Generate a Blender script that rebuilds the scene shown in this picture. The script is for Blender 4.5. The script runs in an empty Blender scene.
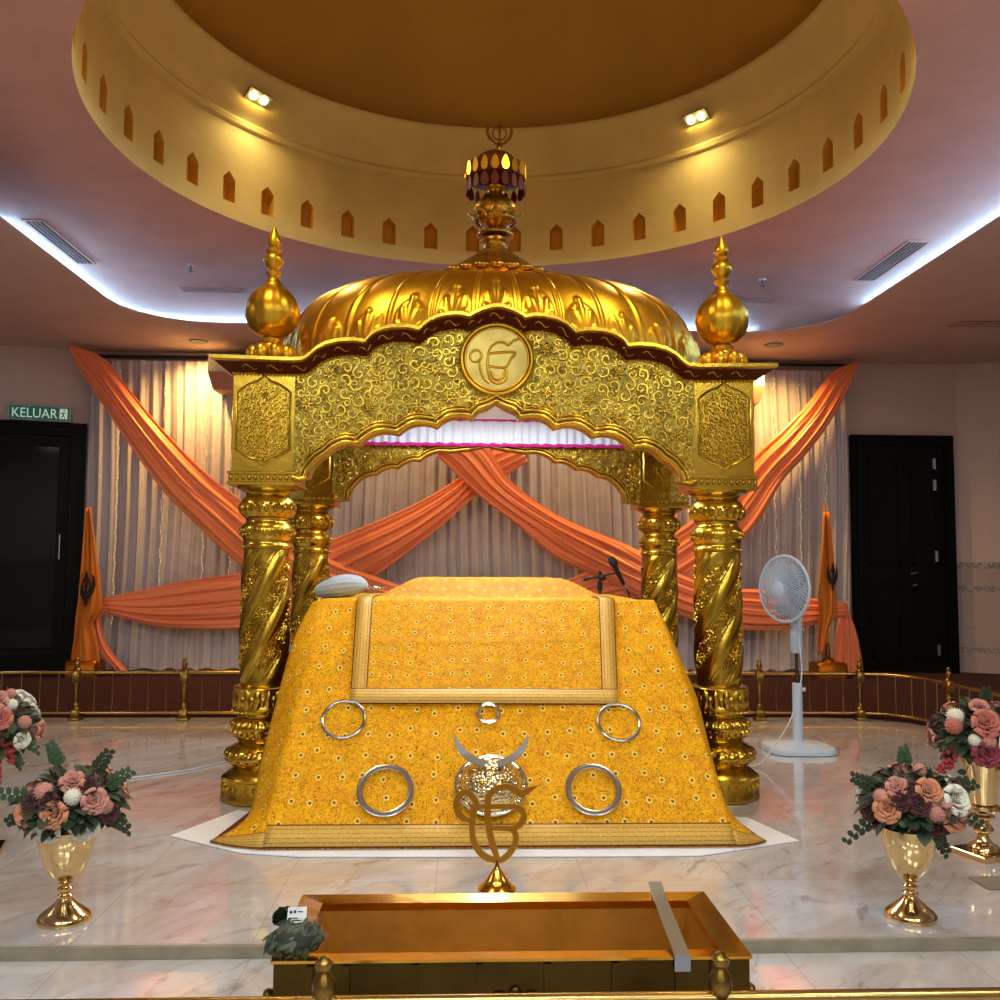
import bpy, bmesh, math, random
from mathutils import Vector, Matrix, noise
PI = math.pi; TAU = 2 * PI
random.seed(7)
S = bpy.context.scene
COL = S.collection
ORG = {}

# ------------------------------------------------------------------ camera
F, PITCH, YAW, ROLL = 941.2, .0724, .0419, .0064
CAM = Vector((-.198, 0, 1.3))
_cy, _sy, _cp, _sp = math.cos(YAW), math.sin(YAW), math.cos(PITCH), math.sin(PITCH)
FW = Vector((_sy * _cp, _cy * _cp, _sp)); R0 = Vector((_cy, -_sy, 0)); U0 = R0.cross(FW)
RT = R0 * math.cos(ROLL) + U0 * math.sin(ROLL); UP = -R0 * math.sin(ROLL) + U0 * math.cos(ROLL)
cd = bpy.data.cameras.new('camera'); cd.sensor_width = 36; cd.lens = 36 * F / 1000; cd.clip_start = .05
co = bpy.data.objects.new('camera', cd); COL.objects.link(co)
M = Matrix((RT, UP, -FW)).transposed().to_4x4(); M.translation = CAM; co.matrix_world = M
S.camera = co
S.view_settings.view_transform = 'Standard'; S.view_settings.look = 'None'; S.view_settings.gamma = 1
S.view_settings.exposure = -0.1

def at(px, py, Y):
    """place at depth Y seen in that direction (used to take measurements off the photograph)"""
    d = FW + RT * ((px - 500) / F) - UP * ((py - 500) / F)
    return CAM + d * ((Y - CAM.y) / d.y)

# ------------------------------------------------------------------ materials
def lin(c):
    return tuple(((v / 255) / 12.92 if v / 255 <= .04045 else ((v / 255 + .055) / 1.055) ** 2.4) for v in c) + (1,)
def newmat(name):
    m = bpy.data.materials.new(name); m.use_nodes = True
    nt = m.node_tree; return m, nt, nt.nodes['Principled BSDF']
def mat(name, col, rough=.5, metal=0., emit=None, es=0, alpha=1, trans=0, coat=0, sheen=0, spec=.5):
    m, nt, b = newmat(name); I = b.inputs
    I['Base Color'].default_value = lin(col); I['Roughness'].default_value = rough; I['Metallic'].default_value = metal
    I['Coat Weight'].default_value = coat; I['Sheen Weight'].default_value = sheen; I['Specular IOR Level'].default_value = spec
    I['Alpha'].default_value = alpha; I['Transmission Weight'].default_value = trans
    if emit: I['Emission Color'].default_value = lin(emit); I['Emission Strength'].default_value = es
    return m
class N:
    """tiny node-graph writer"""
    def __init__(s, nt): s.nt = nt
    def new(s, t, **k):
        n = s.nt.nodes.new(t)
        for a, v in k.items(): setattr(n, a, v)
        return n
    def put(s, sock, v):
        if hasattr(v, 'is_output'): s.nt.links.new(v, sock)
        elif v is not None: sock.default_value = v
    def m(s, op, a, b=None, c=None):
        n = s.new('ShaderNodeMath', operation=op)
        for i, v in enumerate((a, b, c)):
            if v is not None: s.put(n.inputs[i], v)
        return n.outputs[0]
    def vm(s, op, a, b=None, scale=None):
        n = s.new('ShaderNodeVectorMath', operation=op); s.put(n.inputs[0], a)
        if b is not None: s.put(n.inputs[1], b)
        if scale is not None: s.put(n.inputs['Scale'], scale)
        return n.outputs[0]
    def mix(s, f, a, b):
        n = s.new('ShaderNodeMix', data_type='RGBA'); s.put(n.inputs[0], f); s.put(n.inputs[6], a); s.put(n.inputs[7], b); return n.outputs[2]
    def step(s, v, e0, e1, o0=0., o1=1.):
        n = s.new('ShaderNodeMapRange', interpolation_type='SMOOTHSTEP'); s.put(n.inputs[0], v)
        for i, x in enumerate((e0, e1, o0, o1)): n.inputs[i + 1].default_value = x
        return n.outputs[0]
    def uv(s): return s.new('ShaderNodeTexCoord').outputs['UV']
    def obj(s): return s.new('ShaderNodeTexCoord').outputs['Object']
    def xyz(s, v):
        n = s.new('ShaderNodeSeparateXYZ'); s.put(n.inputs[0], v); return n.outputs
    def noise(s, v, scale, detail=3, rough=.5, dist=0, dims='3D'):
        n = s.new('ShaderNodeTexNoise', noise_dimensions=dims); s.put(n.inputs['Vector'], v)
        n.inputs['Scale'].default_value = scale; n.inputs['Detail'].default_value = detail
        n.inputs['Roughness'].default_value = rough; n.inputs['Distortion'].default_value = dist
        return n.outputs[0]
    def vor(s, v, scale, rnd=1., feat='F1'):
        n = s.new('ShaderNodeTexVoronoi', voronoi_dimensions='2D', feature=feat); s.put(n.inputs['Vector'], v)
        n.inputs['Scale'].default_value = scale; n.inputs['Randomness'].default_value = rnd; return n
    def bump(s, h, strength, dist):
        n = s.new('ShaderNodeBump'); s.put(n.inputs['Height'], h)
        n.inputs['Strength'].default_value = strength; n.inputs['Distance'].default_value = dist; return n.outputs[0]

def floral(g, uv, scale, rnd=.8):
    """height of beaten flower heads with scroll work between them"""
    v = g.vor(uv, scale, rnd)
    d = v.outputs['Distance']
    x, y, _ = g.xyz(g.vm('SUBTRACT', uv, v.outputs['Position']))
    ang = g.m('ARCTAN2', y, x)
    pet = g.m('ADD', g.m('MULTIPLY', g.m('COSINE', g.m('ADD', g.m('MULTIPLY', ang, 7), g.m('MULTIPLY', d, 5))), .5), .5)
    pet = g.m('MULTIPLY', pet, g.m('MULTIPLY', g.step(d, .34, .22), g.step(d, .06, .12)))
    eye = g.step(d, .09, .05)
    ring = g.m('MULTIPLY', g.step(d, .30, .34), g.step(d, .44, .38))
    n = g.noise(uv, scale * 2.3, 1, .4, 1.2)
    scr = g.m('MULTIPLY', g.step(g.m('ABSOLUTE', g.m('SUBTRACT', g.m('FRACT', g.m('MULTIPLY', n, 7)), .5)), .4, .1), g.step(d, .36, .45))
    return g.m('ADD', g.m('ADD', pet, eye), g.m('ADD', g.m('MULTIPLY', ring, .7), g.m('MULTIPLY', scr, .8)))

GOLD = (208, 172, 62)
def gold_mat(name, col=GOLD, rough=.24, emboss=0, scale=9, spiral=False, dist=.012, fine=.25):
    m, nt, b = newmat(name); g = N(nt); I = b.inputs
    I['Metallic'].default_value = 1; I['Roughness'].default_value = rough
    o = g.obj(); wear = g.noise(o, 5, 4, .6)
    c0 = lin(col); c1 = tuple(v * .72 for v in c0[:3]) + (1,)
    nt.links.new(g.mix(g.step(wear, .35, .7), c0, c1), I['Base Color'])
    nt.links.new(g.m('ADD', rough - .05, g.m('MULTIPLY', wear, .12)), I['Roughness'])
    fin = g.noise(o, 26, 2)
    h = g.m('MULTIPLY', fin, fine)
    if emboss or spiral:
        uv = g.uv(); fl = floral(g, uv, scale)
        if spiral:
            x, y, _ = g.xyz(uv)
            t = g.m('FRACT', g.m('MULTIPLY', g.m('SUBTRACT', x, g.m('MULTIPLY', y, .62)), 1 / .2042))
            mk = g.m('MULTIPLY', g.step(t, .44, .47), g.step(t, .98, .95))
            edge = g.m('MULTIPLY', g.step(g.m('ABSOLUTE', g.m('SUBTRACT', t, .45)), .06, .02), .8)
            fl = g.m('ADD', g.m('MULTIPLY', fl, mk), edge)
        h = g.m('ADD', h, fl)
        nt.links.new(g.bump(h, 1.0, dist), I['Normal'])
    else:
        nt.links.new(g.bump(h, .5, .006), I['Normal'])
    return m
M_GOLD = gold_mat('polished_gold'); M_EMB = gold_mat('beaten_gold', (194, 172, 80), rough=.3, emboss=1, scale=8, dist=.0045, fine=.8)
M_EMBF = gold_mat('fine_embossed_gold', emboss=1, scale=17, rough=.22, dist=.013)
M_SPI = gold_mat('spiral_gold', spiral=True, scale=14, rough=.22, dist=.022)
M_DOME = gold_mat('dome_gold', (232, 182, 52), rough=.34)
M_COPPER = gold_mat('dark_gold', (172, 128, 44), rough=.32)
M_MAROON = mat('matte_maroon', (84, 28, 12), .6, 0, spec=.2)  # flat maroon for cornice band, umbrella band and lower pendants
M_BRASS = gold_mat('brass', (196, 164, 98), .24)
M_OLDBRASS = gold_mat('aged_brass', (148, 120, 60), .3)
M_VASE = gold_mat('pale_gold', (232, 206, 150), .14, fine=.05)
M_BOX = gold_mat('box_brass', (226, 170, 66), .16, fine=.08)
M_BOXIN = gold_mat('brushed_brass', (222, 180, 92), .38)
M_BOXFR = gold_mat('dark_brass', (88, 70, 32), .3)
M_PLATE = mat('flat_brass', (196, 136, 40), .38, .7)
M_SILVER = mat('silver', (214, 214, 214), .18, 1)
M_STEEL = mat('steel', (168, 178, 194), .3, 1)
M_BLACK = mat('black_plastic', (14, 14, 16), .4)
M_WHITE = mat('white_plastic', (192, 210, 232), .35)
M_WHITED = mat('pale_grey_plastic', (160, 178, 200), .4)
M_PAPER = mat('white_paper', (225, 232, 240), .7)
M_INK = mat('dark_ink', (22, 20, 30), .8)

def hammered():
    m, nt, b = newmat('hammered_silver'); g = N(nt)
    b.inputs['Metallic'].default_value = 1; b.inputs['Roughness'].default_value = .12; b.inputs['Base Color'].default_value = lin((226, 212, 164))
    v = g.new('ShaderNodeTexVoronoi'); g.put(v.inputs['Vector'], g.obj()); v.inputs['Scale'].default_value = 70
    nt.links.new(g.bump(v.outputs['Distance'], .8, .006), b.inputs['Normal']); return m
M_HAMMER = hammered()

def brocade(name, base, dark, scale=8.6):
    m, nt, b = newmat(name); g = N(nt); uv = g.uv()
    v = g.vor(uv, scale, .38); d = v.outputs['Distance']
    n1 = g.noise(uv, 34, 2, .5, 2.4); n2 = g.noise(uv, 60, 3, .6, 1.0); n3 = g.noise(uv, 12, 3)
    line = g.step(g.m('ABSOLUTE', g.m('SUBTRACT', n1, .5)), .05, .02)
    line = g.m('MULTIPLY', line, g.step(n2, .36, .5))
    c = g.mix(g.step(n3, .35, .7), lin(base), tuple(x * y for x, y in zip(lin(base), (.92, .8, .6, 1))))
    c = g.mix(g.m('MULTIPLY', line, .8), c, lin(dark))
    c = g.mix(g.m('MULTIPLY', g.step(n2, .64, .70), .7), c, lin((255, 222, 96)))
    ring = g.m('MULTIPLY', g.step(d, .065, .085), g.step(d, .145, .12))
    c = g.mix(g.m('MULTIPLY', ring, .95), c, lin((250, 226, 120)))
    c = g.mix(g.step(d, .07, .05), c, lin((120, 86, 20)))
    nt.links.new(c, b.inputs['Base Color'])
    b.inputs['Roughness'].default_value = .6; b.inputs['Specular IOR Level'].default_value = .25
    h = g.m('ADD', g.m('MULTIPLY', line, -.6), g.m('ADD', g.m('MULTIPLY', ring, .8), g.m('MULTIPLY', n2, .4)))
    nt.links.new(g.bump(h, .5, .004), b.inputs['Normal']); return m
M_CLOTH = brocade('yellow_brocade', (250, 186, 0), (116, 70, 6))
M_CLOTH2 = brocade('pale_brocade', (232, 164, 30), (150, 92, 20), 12)
def stripes(name):
    m, nt, b = newmat(name); g = N(nt); uv = g.uv(); x, y, _ = g.xyz(uv)
    # v runs 0..1 across the ribbon
    fr = g.m('FRACT', g.m('MULTIPLY', y, 5)); st = g.step(g.m('ABSOLUTE', g.m('SUBTRACT', fr, .5)), .5, .38)
    tw = g.noise(uv, 70, 2)
    c = g.mix(st, lin((120, 80, 22)), lin((206, 164, 66)))
    c = g.mix(g.step(tw, .52, .68), c, lin((238, 214, 130)))
    edge = g.step(g.m('ABSOLUTE', g.m('SUBTRACT', y, .5)), .44, .455)
    c = g.mix(edge, c, lin((112, 20, 22)))
    nt.links.new(c, b.inputs['Base Color']); b.inputs['Roughness'].default_value = .45; b.inputs['Metallic'].default_value = .25
    nt.links.new(g.bump(g.m('ADD', st, tw), .5, .003), b.inputs['Normal']); return m
M_HEM = stripes('gold_striped_ribbon')

def fabric(name, col, rough=.5, sheen=.2, fine=0.4):
    m, nt, b = newmat(name); g = N(nt); o = g.obj()
    b.inputs['Base Color'].default_value = lin(col); b.inputs['Roughness'].default_value = rough; b.inputs['Sheen Weight'].default_value = sheen
    nt.links.new(g.bump(g.noise(o, 9, 4, .6, .6), fine, .02), b.inputs['Normal']); return m
M_CURT = fabric('white_satin', (184, 178, 190), .38, .2, .5)
M_SWAG = fabric('coral_satin', (250, 142, 94), .34, .2, .25)
M_SHEET = fabric('white_cotton', (228, 232, 246), .7)
M_VAL = fabric('valance_white', (214, 222, 240), .6)
M_MAG = mat('magenta_braid', (190, 14, 130), .6)
M_FLAG = fabric('saffron_cloth', (204, 114, 8), .6)
M_HAIR = fabric('grey_hair', (176, 188, 196), .7)
M_LINING = mat('maroon_lining', (92, 26, 14), .7)

def marble():
    m, nt, b = newmat('cream_marble'); g = N(nt); o = g.obj()
    mp = g.new('ShaderNodeMapping'); g.put(mp.inputs[0], o); mp.inputs['Rotation'].default_value = (0, 0, -.9); m2 = g.new('ShaderNodeMapping'); g.put(m2.inputs[0], mp.outputs[0]); m2.inputs['Scale'].default_value = (1, 2.1, 1); mp = m2
    n1 = g.noise(mp.outputs[0], 1.1, 7, .62, 1.6); n2 = g.noise(mp.outputs[0], 2.6, 8, .7, 1.4); n3 = g.noise(o, .7, 3)
    c = g.mix(g.step(n1, .3, .7), lin((200, 206, 218)), lin((182, 174, 172)))
    c = g.mix(g.m('MULTIPLY', g.step(n2, .5, .7), .62), c, lin((124, 106, 96)))
    c = g.mix(g.m('MULTIPLY', g.step(n3, .45, .68), .5), c, lin((200, 186, 178)))
    x, y, _ = g.xyz(o)
    jx = g.m('ABSOLUTE', g.m('SUBTRACT', g.m('FRACT', g.m('ADD', g.m('DIVIDE', x, .62), .46)), .5))
    jy = g.m('ABSOLUTE', g.m('SUBTRACT', g.m('FRACT', g.m('ADD', g.m('DIVIDE', y, .62), .52)), .5))
    j = g.m('MAXIMUM', g.step(jx, .4955, .498), g.step(jy, .4955, .498))
    c = g.mix(g.m('MULTIPLY', j, .35), c, lin((98, 84, 72)))
    nt.links.new(c, b.inputs['Base Color']); nt.links.new(g.m('ADD', .07, g.m('MULTIPLY', n2, .08)), b.inputs['Roughness'])
    b.inputs['Coat Weight'].default_value = .8; b.inputs['Coat Roughness'].default_value = .05
    return m
M_MARBLE = marble()
def plain(name, col, var=.12, scale=2.5, rough=.75, bump=.15, spec=.5):
    m, nt, b = newmat(name); g = N(nt); o = g.obj(); n = g.noise(o, scale, 4, .6)
    c0 = lin(col); nt.links.new(g.mix(g.step(n, .3, .75), c0, tuple(v * (1 - var) for v in c0[:3]) + (1,)), b.inputs['Base Color'])
    b.inputs['Roughness'].default_value = rough; b.inputs['Specular IOR Level'].default_value = spec; nt.links.new(g.bump(g.noise(o, 60, 2), bump, .003), b.inputs['Normal']); return m
M_CEIL = plain('mauve_ceiling_paint', (212, 164, 148)); M_SOFF = plain('soffit_paint', (200, 172, 166))
M_DRUM = plain('cream_drum_paint', (224, 202, 130), .2, 1.3); M_DOMEIN = plain('ochre_dome_paint', (190, 146, 52), .15, 1.0)
M_NICHE = plain('orange_niche', (222, 164, 52))  # separate orange for the niche pockets of the drum
M_CARPET = plain('red_carpet', (48, 3, 12), .35, 40, .95, .8)
M_STONE = plain('grey_stone_edge', (148, 142, 124), .25, 8, .4)
M_WOOD = plain('black_door_paint', (8, 8, 9), .2, 4, .5, .15, .12); M_FRAMEW = plain('dark_door_frame', (7, 7, 7), .2, 4, .5, .15, .12)
def wall():
    m, nt, b = newmat('wall_paint_and_tile'); g = N(nt); o = g.obj(); x, y, z = g.xyz(o)
    n = g.noise(o, 2, 4); c = g.mix(n, lin((204, 184, 178)), lin((186, 166, 162)))
    low = g.step(z, 1.395, 1.385)
    sx = g.m('ABSOLUTE', g.m('SUBTRACT', g.m('FRACT', g.m('DIVIDE', g.m('ADD', x, y), .42)), .5))
    sz = g.m('ABSOLUTE', g.m('SUBTRACT', g.m('FRACT', g.m('DIVIDE', z, .24)), .5))
    t = g.mix(g.m('MULTIPLY', g.m('MAXIMUM', g.step(sx, .49, .495), g.step(sz, .485, .493)), .4), lin((168, 146, 142)), lin((110, 92, 90)))
    c = g.mix(low, c, t)
    sq = g.noise(g.vm('MULTIPLY', o, (9, 9, 9)), 3, 2, .5, 1.5)
    for zc, hw in ((1.36, .03), (1.12, .03), (.5, .025)):
        band = g.step(g.m('ABSOLUTE', g.m('SUBTRACT', z, zc)), hw + .003, hw)
        c = g.mix(band, c, g.mix(g.step(sq, .45, .55), lin((168, 156, 154)), lin((122, 112, 116))))
    nt.links.new(c, b.inputs['Base Color']); b.inputs['Roughness'].default_value = .5; return m
M_WALL = wall()
def glass_dark():
    m, nt, b = newmat('dark_glass'); b.inputs['Base Color'].default_value = lin((6, 10, 11)); b.inputs['Roughness'].default_value = .06
    b.inputs['Specular IOR Level'].default_value = .22; return m
M_GLASS = glass_dark()
M_SIGN = mat('green_sign', (12, 92, 70), .4, emit=(10, 110, 84), es=.25); M_SIGNTXT = mat('sign_lettering', (220, 240, 230), .5, emit=(200, 235, 220), es=.4)
M_LED = mat('cool_light_strip', (200, 230, 255), .5, emit=(140, 204, 255), es=70)
M_BULB = mat('warm_lamp', (255, 230, 170), .5, emit=(255, 214, 120), es=60)
M_DLIGHT = mat('unlit_lamp_glass', (120, 100, 110), .4)
M_VENT = mat('dark_vent', (34, 28, 30), .6)
M_GREY = mat('grey_metal', (120, 118, 116), .5, .2)
M_ROSEW = fabric('white_petal', (226, 226, 214), .6); M_ROSEP = fabric('peach_petal', (208, 140, 106), .6)
M_ROSEK = fabric('dusty_pink_petal', (200, 140, 128), .6); M_ROSEB = fabric('burgundy_petal', (70, 22, 26), .6)
M_ROSEM = fabric('mauve_petal', (150, 54, 74), .6); M_SALM = fabric('salmon_petal', (194, 112, 100), .6)
M_LEAF = fabric('dark_green_leaf', (30, 52, 28), .5); M_LEAF2 = fabric('grey_green_leaf', (54, 80, 50), .55)
M_REDB = fabric('crimson_spray', (160, 30, 42), .6)
M_BAG = mat('clear_bag_film', (200, 206, 210), .08, alpha=.06); M_HERB = plain('green_herb', (22, 30, 10), .5, 60, .9, spec=.05)

# ------------------------------------------------------------------ mesh builder
class MB:
    def __init__(s): s.v = []; s.f = []; s.uv = []; s.mi = []
    def add(s, vs, fs, uvs=None, mi=0):
        o = len(s.v); s.v += [tuple(p) for p in vs]
        for k, f in enumerate(fs):
            s.f.append([i + o for i in f]); s.mi.append(mi); s.uv.append(uvs[k] if uvs else None)
        return s
    def box(s, x0, x1, y0, y1, z0, z1, mi=0):
        v = [(x, y, z) for z in (z0, z1) for y in (y0, y1) for x in (x0, x1)]
        return s.add(v, [(0, 2, 3, 1), (4, 5, 7, 6), (0, 1, 5, 4), (2, 6, 7, 3), (0, 4, 6, 2), (1, 3, 7, 5)], mi=mi)
    def bbox(s, x0, x1, y0, y1, z0, z1, r=.01, mi=0):
        """box with chamfered vertical edges and a chamfered top"""
        def ring(z, i): 
            a, b, c, d = x0 + i, x1 - i, y0 + i, y1 - i; e = r
            return [(a + e, c, z), (b - e, c, z), (b, c + e, z), (b, d - e, z), (b - e, d, z), (a + e, d, z), (a, d - e, z), (a, c + e, z)]
        R = [ring(z0, 0), ring(z1 - r, 0), ring(z1, r * .8)]
        v = sum(R, []); f = [tuple(range(7, -1, -1)), tuple(range(16, 24))]
        for k in range(2):
            for i in range(8): j = (i + 1) % 8; f.append((k * 8 + i, k * 8 + j, k * 8 + 8 + j, k * 8 + 8 + i))
        return s.add(v, f, mi=mi)
    def grid(s, fn, nu, nv, uvf=None, closed=False, mi=0):
        vs = []; uvp = []
        for i in range(nu + 1):
            for j in range(nv + 1):
                u, v = i / nu, j / nv; vs.append(fn(u, v)); uvp.append(uvf(u, v) if uvf else None)
        fs = []; us = []
        for i in range(nu):
            for j in range(nv):
                q = (i * (nv + 1) + j, (i + 1) * (nv + 1) + j, (i + 1) * (nv + 1) + j + 1, i * (nv + 1) + j + 1)
                fs.append(q); us.append([uvp[k] for k in q] if uvf else None)
        return s.add(vs, fs, us if uvf else None, mi)
    def lathe(s, prof, n=32, c=(0, 0, 0), rf=None, mi=0, cap=True, uvr=None):
        """prof = (r, z) from bottom to top; rf(theta, z, r) changes the radius"""
        vs = []; fs = []; us = []; m = len(prof)
        for i in range(n):
            t = TAU * i / n
            for r, z in prof:
                q = rf(t, z, r) if rf else r
                vs.append((c[0] + q * math.cos(t), c[1] + q * math.sin(t), c[2] + z))
        rr = uvr or max(p[0] for p in prof); L = [0]
        for k in range(1, m): L.append(L[-1] + math.hypot(prof[k][0] - prof[k - 1][0], prof[k][1] - prof[k - 1][1]))
        for i in range(n):
            j = (i + 1) % n
            for k in range(m - 1):
                fs.append((i * m + k, j * m + k, j * m + k + 1, i * m + k + 1))
                u0, u1 = TAU * i / n * rr, TAU * (i + 1) / n * rr
                us.append([(u0, L[k]), (u1, L[k]), (u1, L[k + 1]), (u0, L[k + 1])])
        if cap:
            if prof[0][0] > 1e-4: fs.append([i * m for i in range(n)][::-1]); us.append(None)
            if prof[-1][0] > 1e-4: fs.append([i * m + m - 1 for i in range(n)]); us.append(None)
        return s.add(vs, fs, us, mi)
    def tube(s, pts, r, n=8, mi=0, closed=False, flat=None):
        P = [Vector(p) for p in pts]; m = len(P); vs = []; prev = None
        for i, p in enumerate(P):
            a = P[(i - 1) % m] if (closed or i) else P[0]; b = P[(i + 1) % m] if (closed or i < m - 1) else P[-1]
            t = (b - a).normalized() if (b - a).length > 1e-9 else Vector((0, 0, 1))
            ref = Vector((0, 1, 0)) if abs(t.y) < .95 else Vector((1, 0, 0))
            if prev is not None:
                ref = prev
            x = (ref - t * ref.dot(t)); x = x.normalized() if x.length > 1e-6 else t.orthogonal().normalized()
            prev = x; y = t.cross(x); rr = r[i] if isinstance(r, (list, tuple)) else r
            for k in range(n):
                q = TAU * k / n; vs.append(p + x * (rr * math.cos(q) * (flat or 1)) + y * (rr * math.sin(q)))
        fs = []
        for i in range(m if closed else m - 1):
            j = (i + 1) % m
            for k in range(n): l = (k + 1) % n; fs.append((i * n + k, i * n + l, j * n + l, j * n + k))
        if not closed: fs += [list(range(n))[::-1], [(m - 1) * n + k for k in range(n)]]
        return s.add(vs, fs, mi=mi)
    def prism(s, poly, fn, d0, d1, mi=0):
        """poly 2D outline, fn(a,b,d) -> 3D"""
        n = len(poly); vs = [fn(a, b, d0) for a, b in poly] + [fn(a, b, d1) for a, b in poly]
        fs = [list(range(n)), list(range(2 * n - 1, n - 1, -1))]
        for i in range(n): j = (i + 1) % n; fs.append((i, n + i, n + j, j))
        return s.add(vs, fs, mi=mi)
    def ribbon(s, path, w, fn, d0, d1, mi=0):
        """flat stroke of width w (number or list) along a 2D path, given thickness"""
        n = len(path); L = []; Rr = []
        for i in range(n):
            a = path[max(0, i - 1)]; b = path[min(n - 1, i + 1)]; tx, ty = b[0] - a[0], b[1] - a[1]; l = math.hypot(tx, ty) or 1
            h = (w[i] if isinstance(w, (list, tuple)) else w) / 2
            L.append((path[i][0] - ty / l * h, path[i][1] + tx / l * h)); Rr.append((path[i][0] + ty / l * h, path[i][1] - tx / l * h))
        vs = [fn(a, b, d) for d in (d0, d1) for p in (L, Rr) for a, b in p]
        fs = []
        for i in range(n - 1):
            fs += [(i, i + 1, n + i + 1, n + i), (2 * n + i, 3 * n + i, 3 * n + i + 1, 2 * n + i + 1), (i, 2 * n + i, 2 * n + i + 1, i + 1), (n + i, n + i + 1, 3 * n + i + 1, 3 * n + i)]
        fs += [(0, n, 3 * n, 2 * n), (n - 1, 3 * n - 1, 4 * n - 1, 2 * n - 1)]
        return s.add(vs, fs, mi=mi)
    def ball(s, c, r, n=12, m=8, sc=(1, 1, 1), mi=0):
        prof = [(r * math.cos(-PI / 2 + PI * k / m), r * math.sin(-PI / 2 + PI * k / m)) for k in range(m + 1)]
        o = len(s.v); s.lathe(prof, n, (0, 0, 0), cap=False, mi=mi)
        for i in range(o, len(s.v)): p = s.v[i]; s.v[i] = (c[0] + p[0] * sc[0], c[1] + p[1] * sc[1], c[2] + p[2] * sc[2])
        return s
    def xf(s, fn, start=0):
        for i in range(start, len(s.v)): s.v[i] = tuple(fn(Vector(s.v[i])))
        return s
    def build(s, name, m, parent=None, ang=40, flat=False, weld=True, local=False):
        o0 = Vector((0, 0, 0)) if local or parent is None else ORG.get(parent.name, Vector((0, 0, 0)))
        me = bpy.data.meshes.new(name)
        me.from_pydata([(p[0] - o0.x, p[1] - o0.y, p[2] - o0.z) for p in s.v], [], s.f)
        ms = m if isinstance(m, (list, tuple)) else [m]
        for q in ms: me.materials.append(q)
        ul = me.uv_layers.new(name='UVMap')
        for k, p in enumerate(me.polygons):
            p.material_index = min(s.mi[k], len(ms) - 1); p.use_smooth = not flat
            if s.uv[k]:
                for li, t in zip(p.loop_indices, s.uv[k]): ul.data[li].uv = t
            else:
                nx, ny, nz = (abs(x) for x in p.normal)
                for li in p.loop_indices:
                    c = s.v[me.loops[li].vertex_index]
                    ul.data[li].uv = (c[1], c[2]) if nx > ny and nx > nz else ((c[0], c[2]) if ny >= nz else (c[0], c[1]))
        if weld:
            bm = bmesh.new(); bm.from_mesh(me); bmesh.ops.remove_doubles(bm, verts=bm.verts, dist=1e-5)
            bmesh.ops.recalc_face_normals(bm, faces=bm.faces); bm.to_mesh(me); bm.free()
        if not flat: me.set_sharp_from_angle(angle=math.radians(ang))
        ob = bpy.data.objects.new(name, me); COL.objects.link(ob)
        if parent is not None: ob.parent = parent; ORG[ob.name] = ORG.get(parent.name, Vector((0, 0, 0)))
        return ob

def thing(name, label, cat, loc=(0, 0, 0), group=None):
    o = bpy.data.objects.new(name, None); o.empty_display_size = .1; COL.objects.link(o); o.location = loc; ORG[o.name] = Vector(loc)
    return tag(o, label, cat, group)
def tag(o, label, cat, group=None):
    o['label'] = label; o['category'] = cat
    if group: o['group'] = group
    return o
def struct(o): o['kind'] = 'structure'; return o
def recenter(o, loc):
    """give a single-mesh thing an origin at its base"""
    loc = Vector(loc); o.data.transform(Matrix.Translation(-loc)); o.location = loc; ORG[o.name] = loc; return o
def dup(root, loc, label, group=None, rz=None, scale=None):
    r = root.copy(); COL.objects.link(r); r.location = loc; r['label'] = label; ORG[r.name] = Vector(loc)
    if group: r['group'] = group
    if rz is not None: r.rotation_euler = (0, 0, rz)
    for ch in list(root.children):
        c = ch.copy(); COL.objects.link(c); c.parent = r
        for gch in ch.children: d = gch.copy(); COL.objects.link(d); d.parent = c
    return r
def catmull(pts, k=8, closed=False):
    P = [Vector(p) if len(p) == 3 else Vector((p[0], p[1], 0)) for p in pts]; two = len(pts[0]) == 2; n = len(P); out = []
    for i in range(n if closed else n - 1):
        a, b, c, d = (P[(i + q) % n] if closed else P[max(0, min(n - 1, i + q))] for q in (-1, 0, 1, 2))
        for j in range(k):
            t = j / k; out.append(.5 * ((2 * b) + (c - a) * t + (2 * a - 5 * b + 4 * c - d) * t * t + (-a + 3 * b - 3 * c + d) * t ** 3))
    if not closed: out.append(P[-1])
    return [(p.x, p.y) for p in out] if two else out
def lerp_path(pts, t):
    """pts list of tuples spaced evenly in t"""
    n = len(pts) - 1; x = max(0, min(.99999, t)) * n; i = int(x); f = x - i
    return tuple(a + (b - a) * f for a, b in zip(pts[i], pts[i + 1]))
exec_parts = []
# ================================================================== SETTING
DC = (0.0, 5.87); DR = 2.48
def flatpoly(mb, pts, z0, z1): return mb.prism(pts, lambda a, b, d: (a, b, d), z0, z1)
# dais floor: straight front edge, curved fence line at the back and right
dais = [(-4.7, 3.39), (3.9, 3.39), (3.9, 7.2), (3.85, 7.65), (3.68, 8.0), (3.38, 8.25), (2.9, 8.33), (-3.9, 8.33), (-4.35, 8.22), (-4.62, 7.9), (-4.7, 7.4)]
mb = MB(); flatpoly(mb, dais, -.3, 0.0); dais_floor = struct(mb.build('floor', M_MARBLE, flat=True))
mb = MB(); flatpoly(mb, [(-6.6, -5), (6.6, -5), (6.6, 3.40), (-6.6, 3.40)], -.34, -.042); struct(mb.build('floor', M_MARBLE, flat=True))
mb = MB(); mb.box(-4.7, 3.9, 3.368, 3.3895, -.041, -.001); struct(mb.build('trim_1', M_STONE, flat=True))
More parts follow.
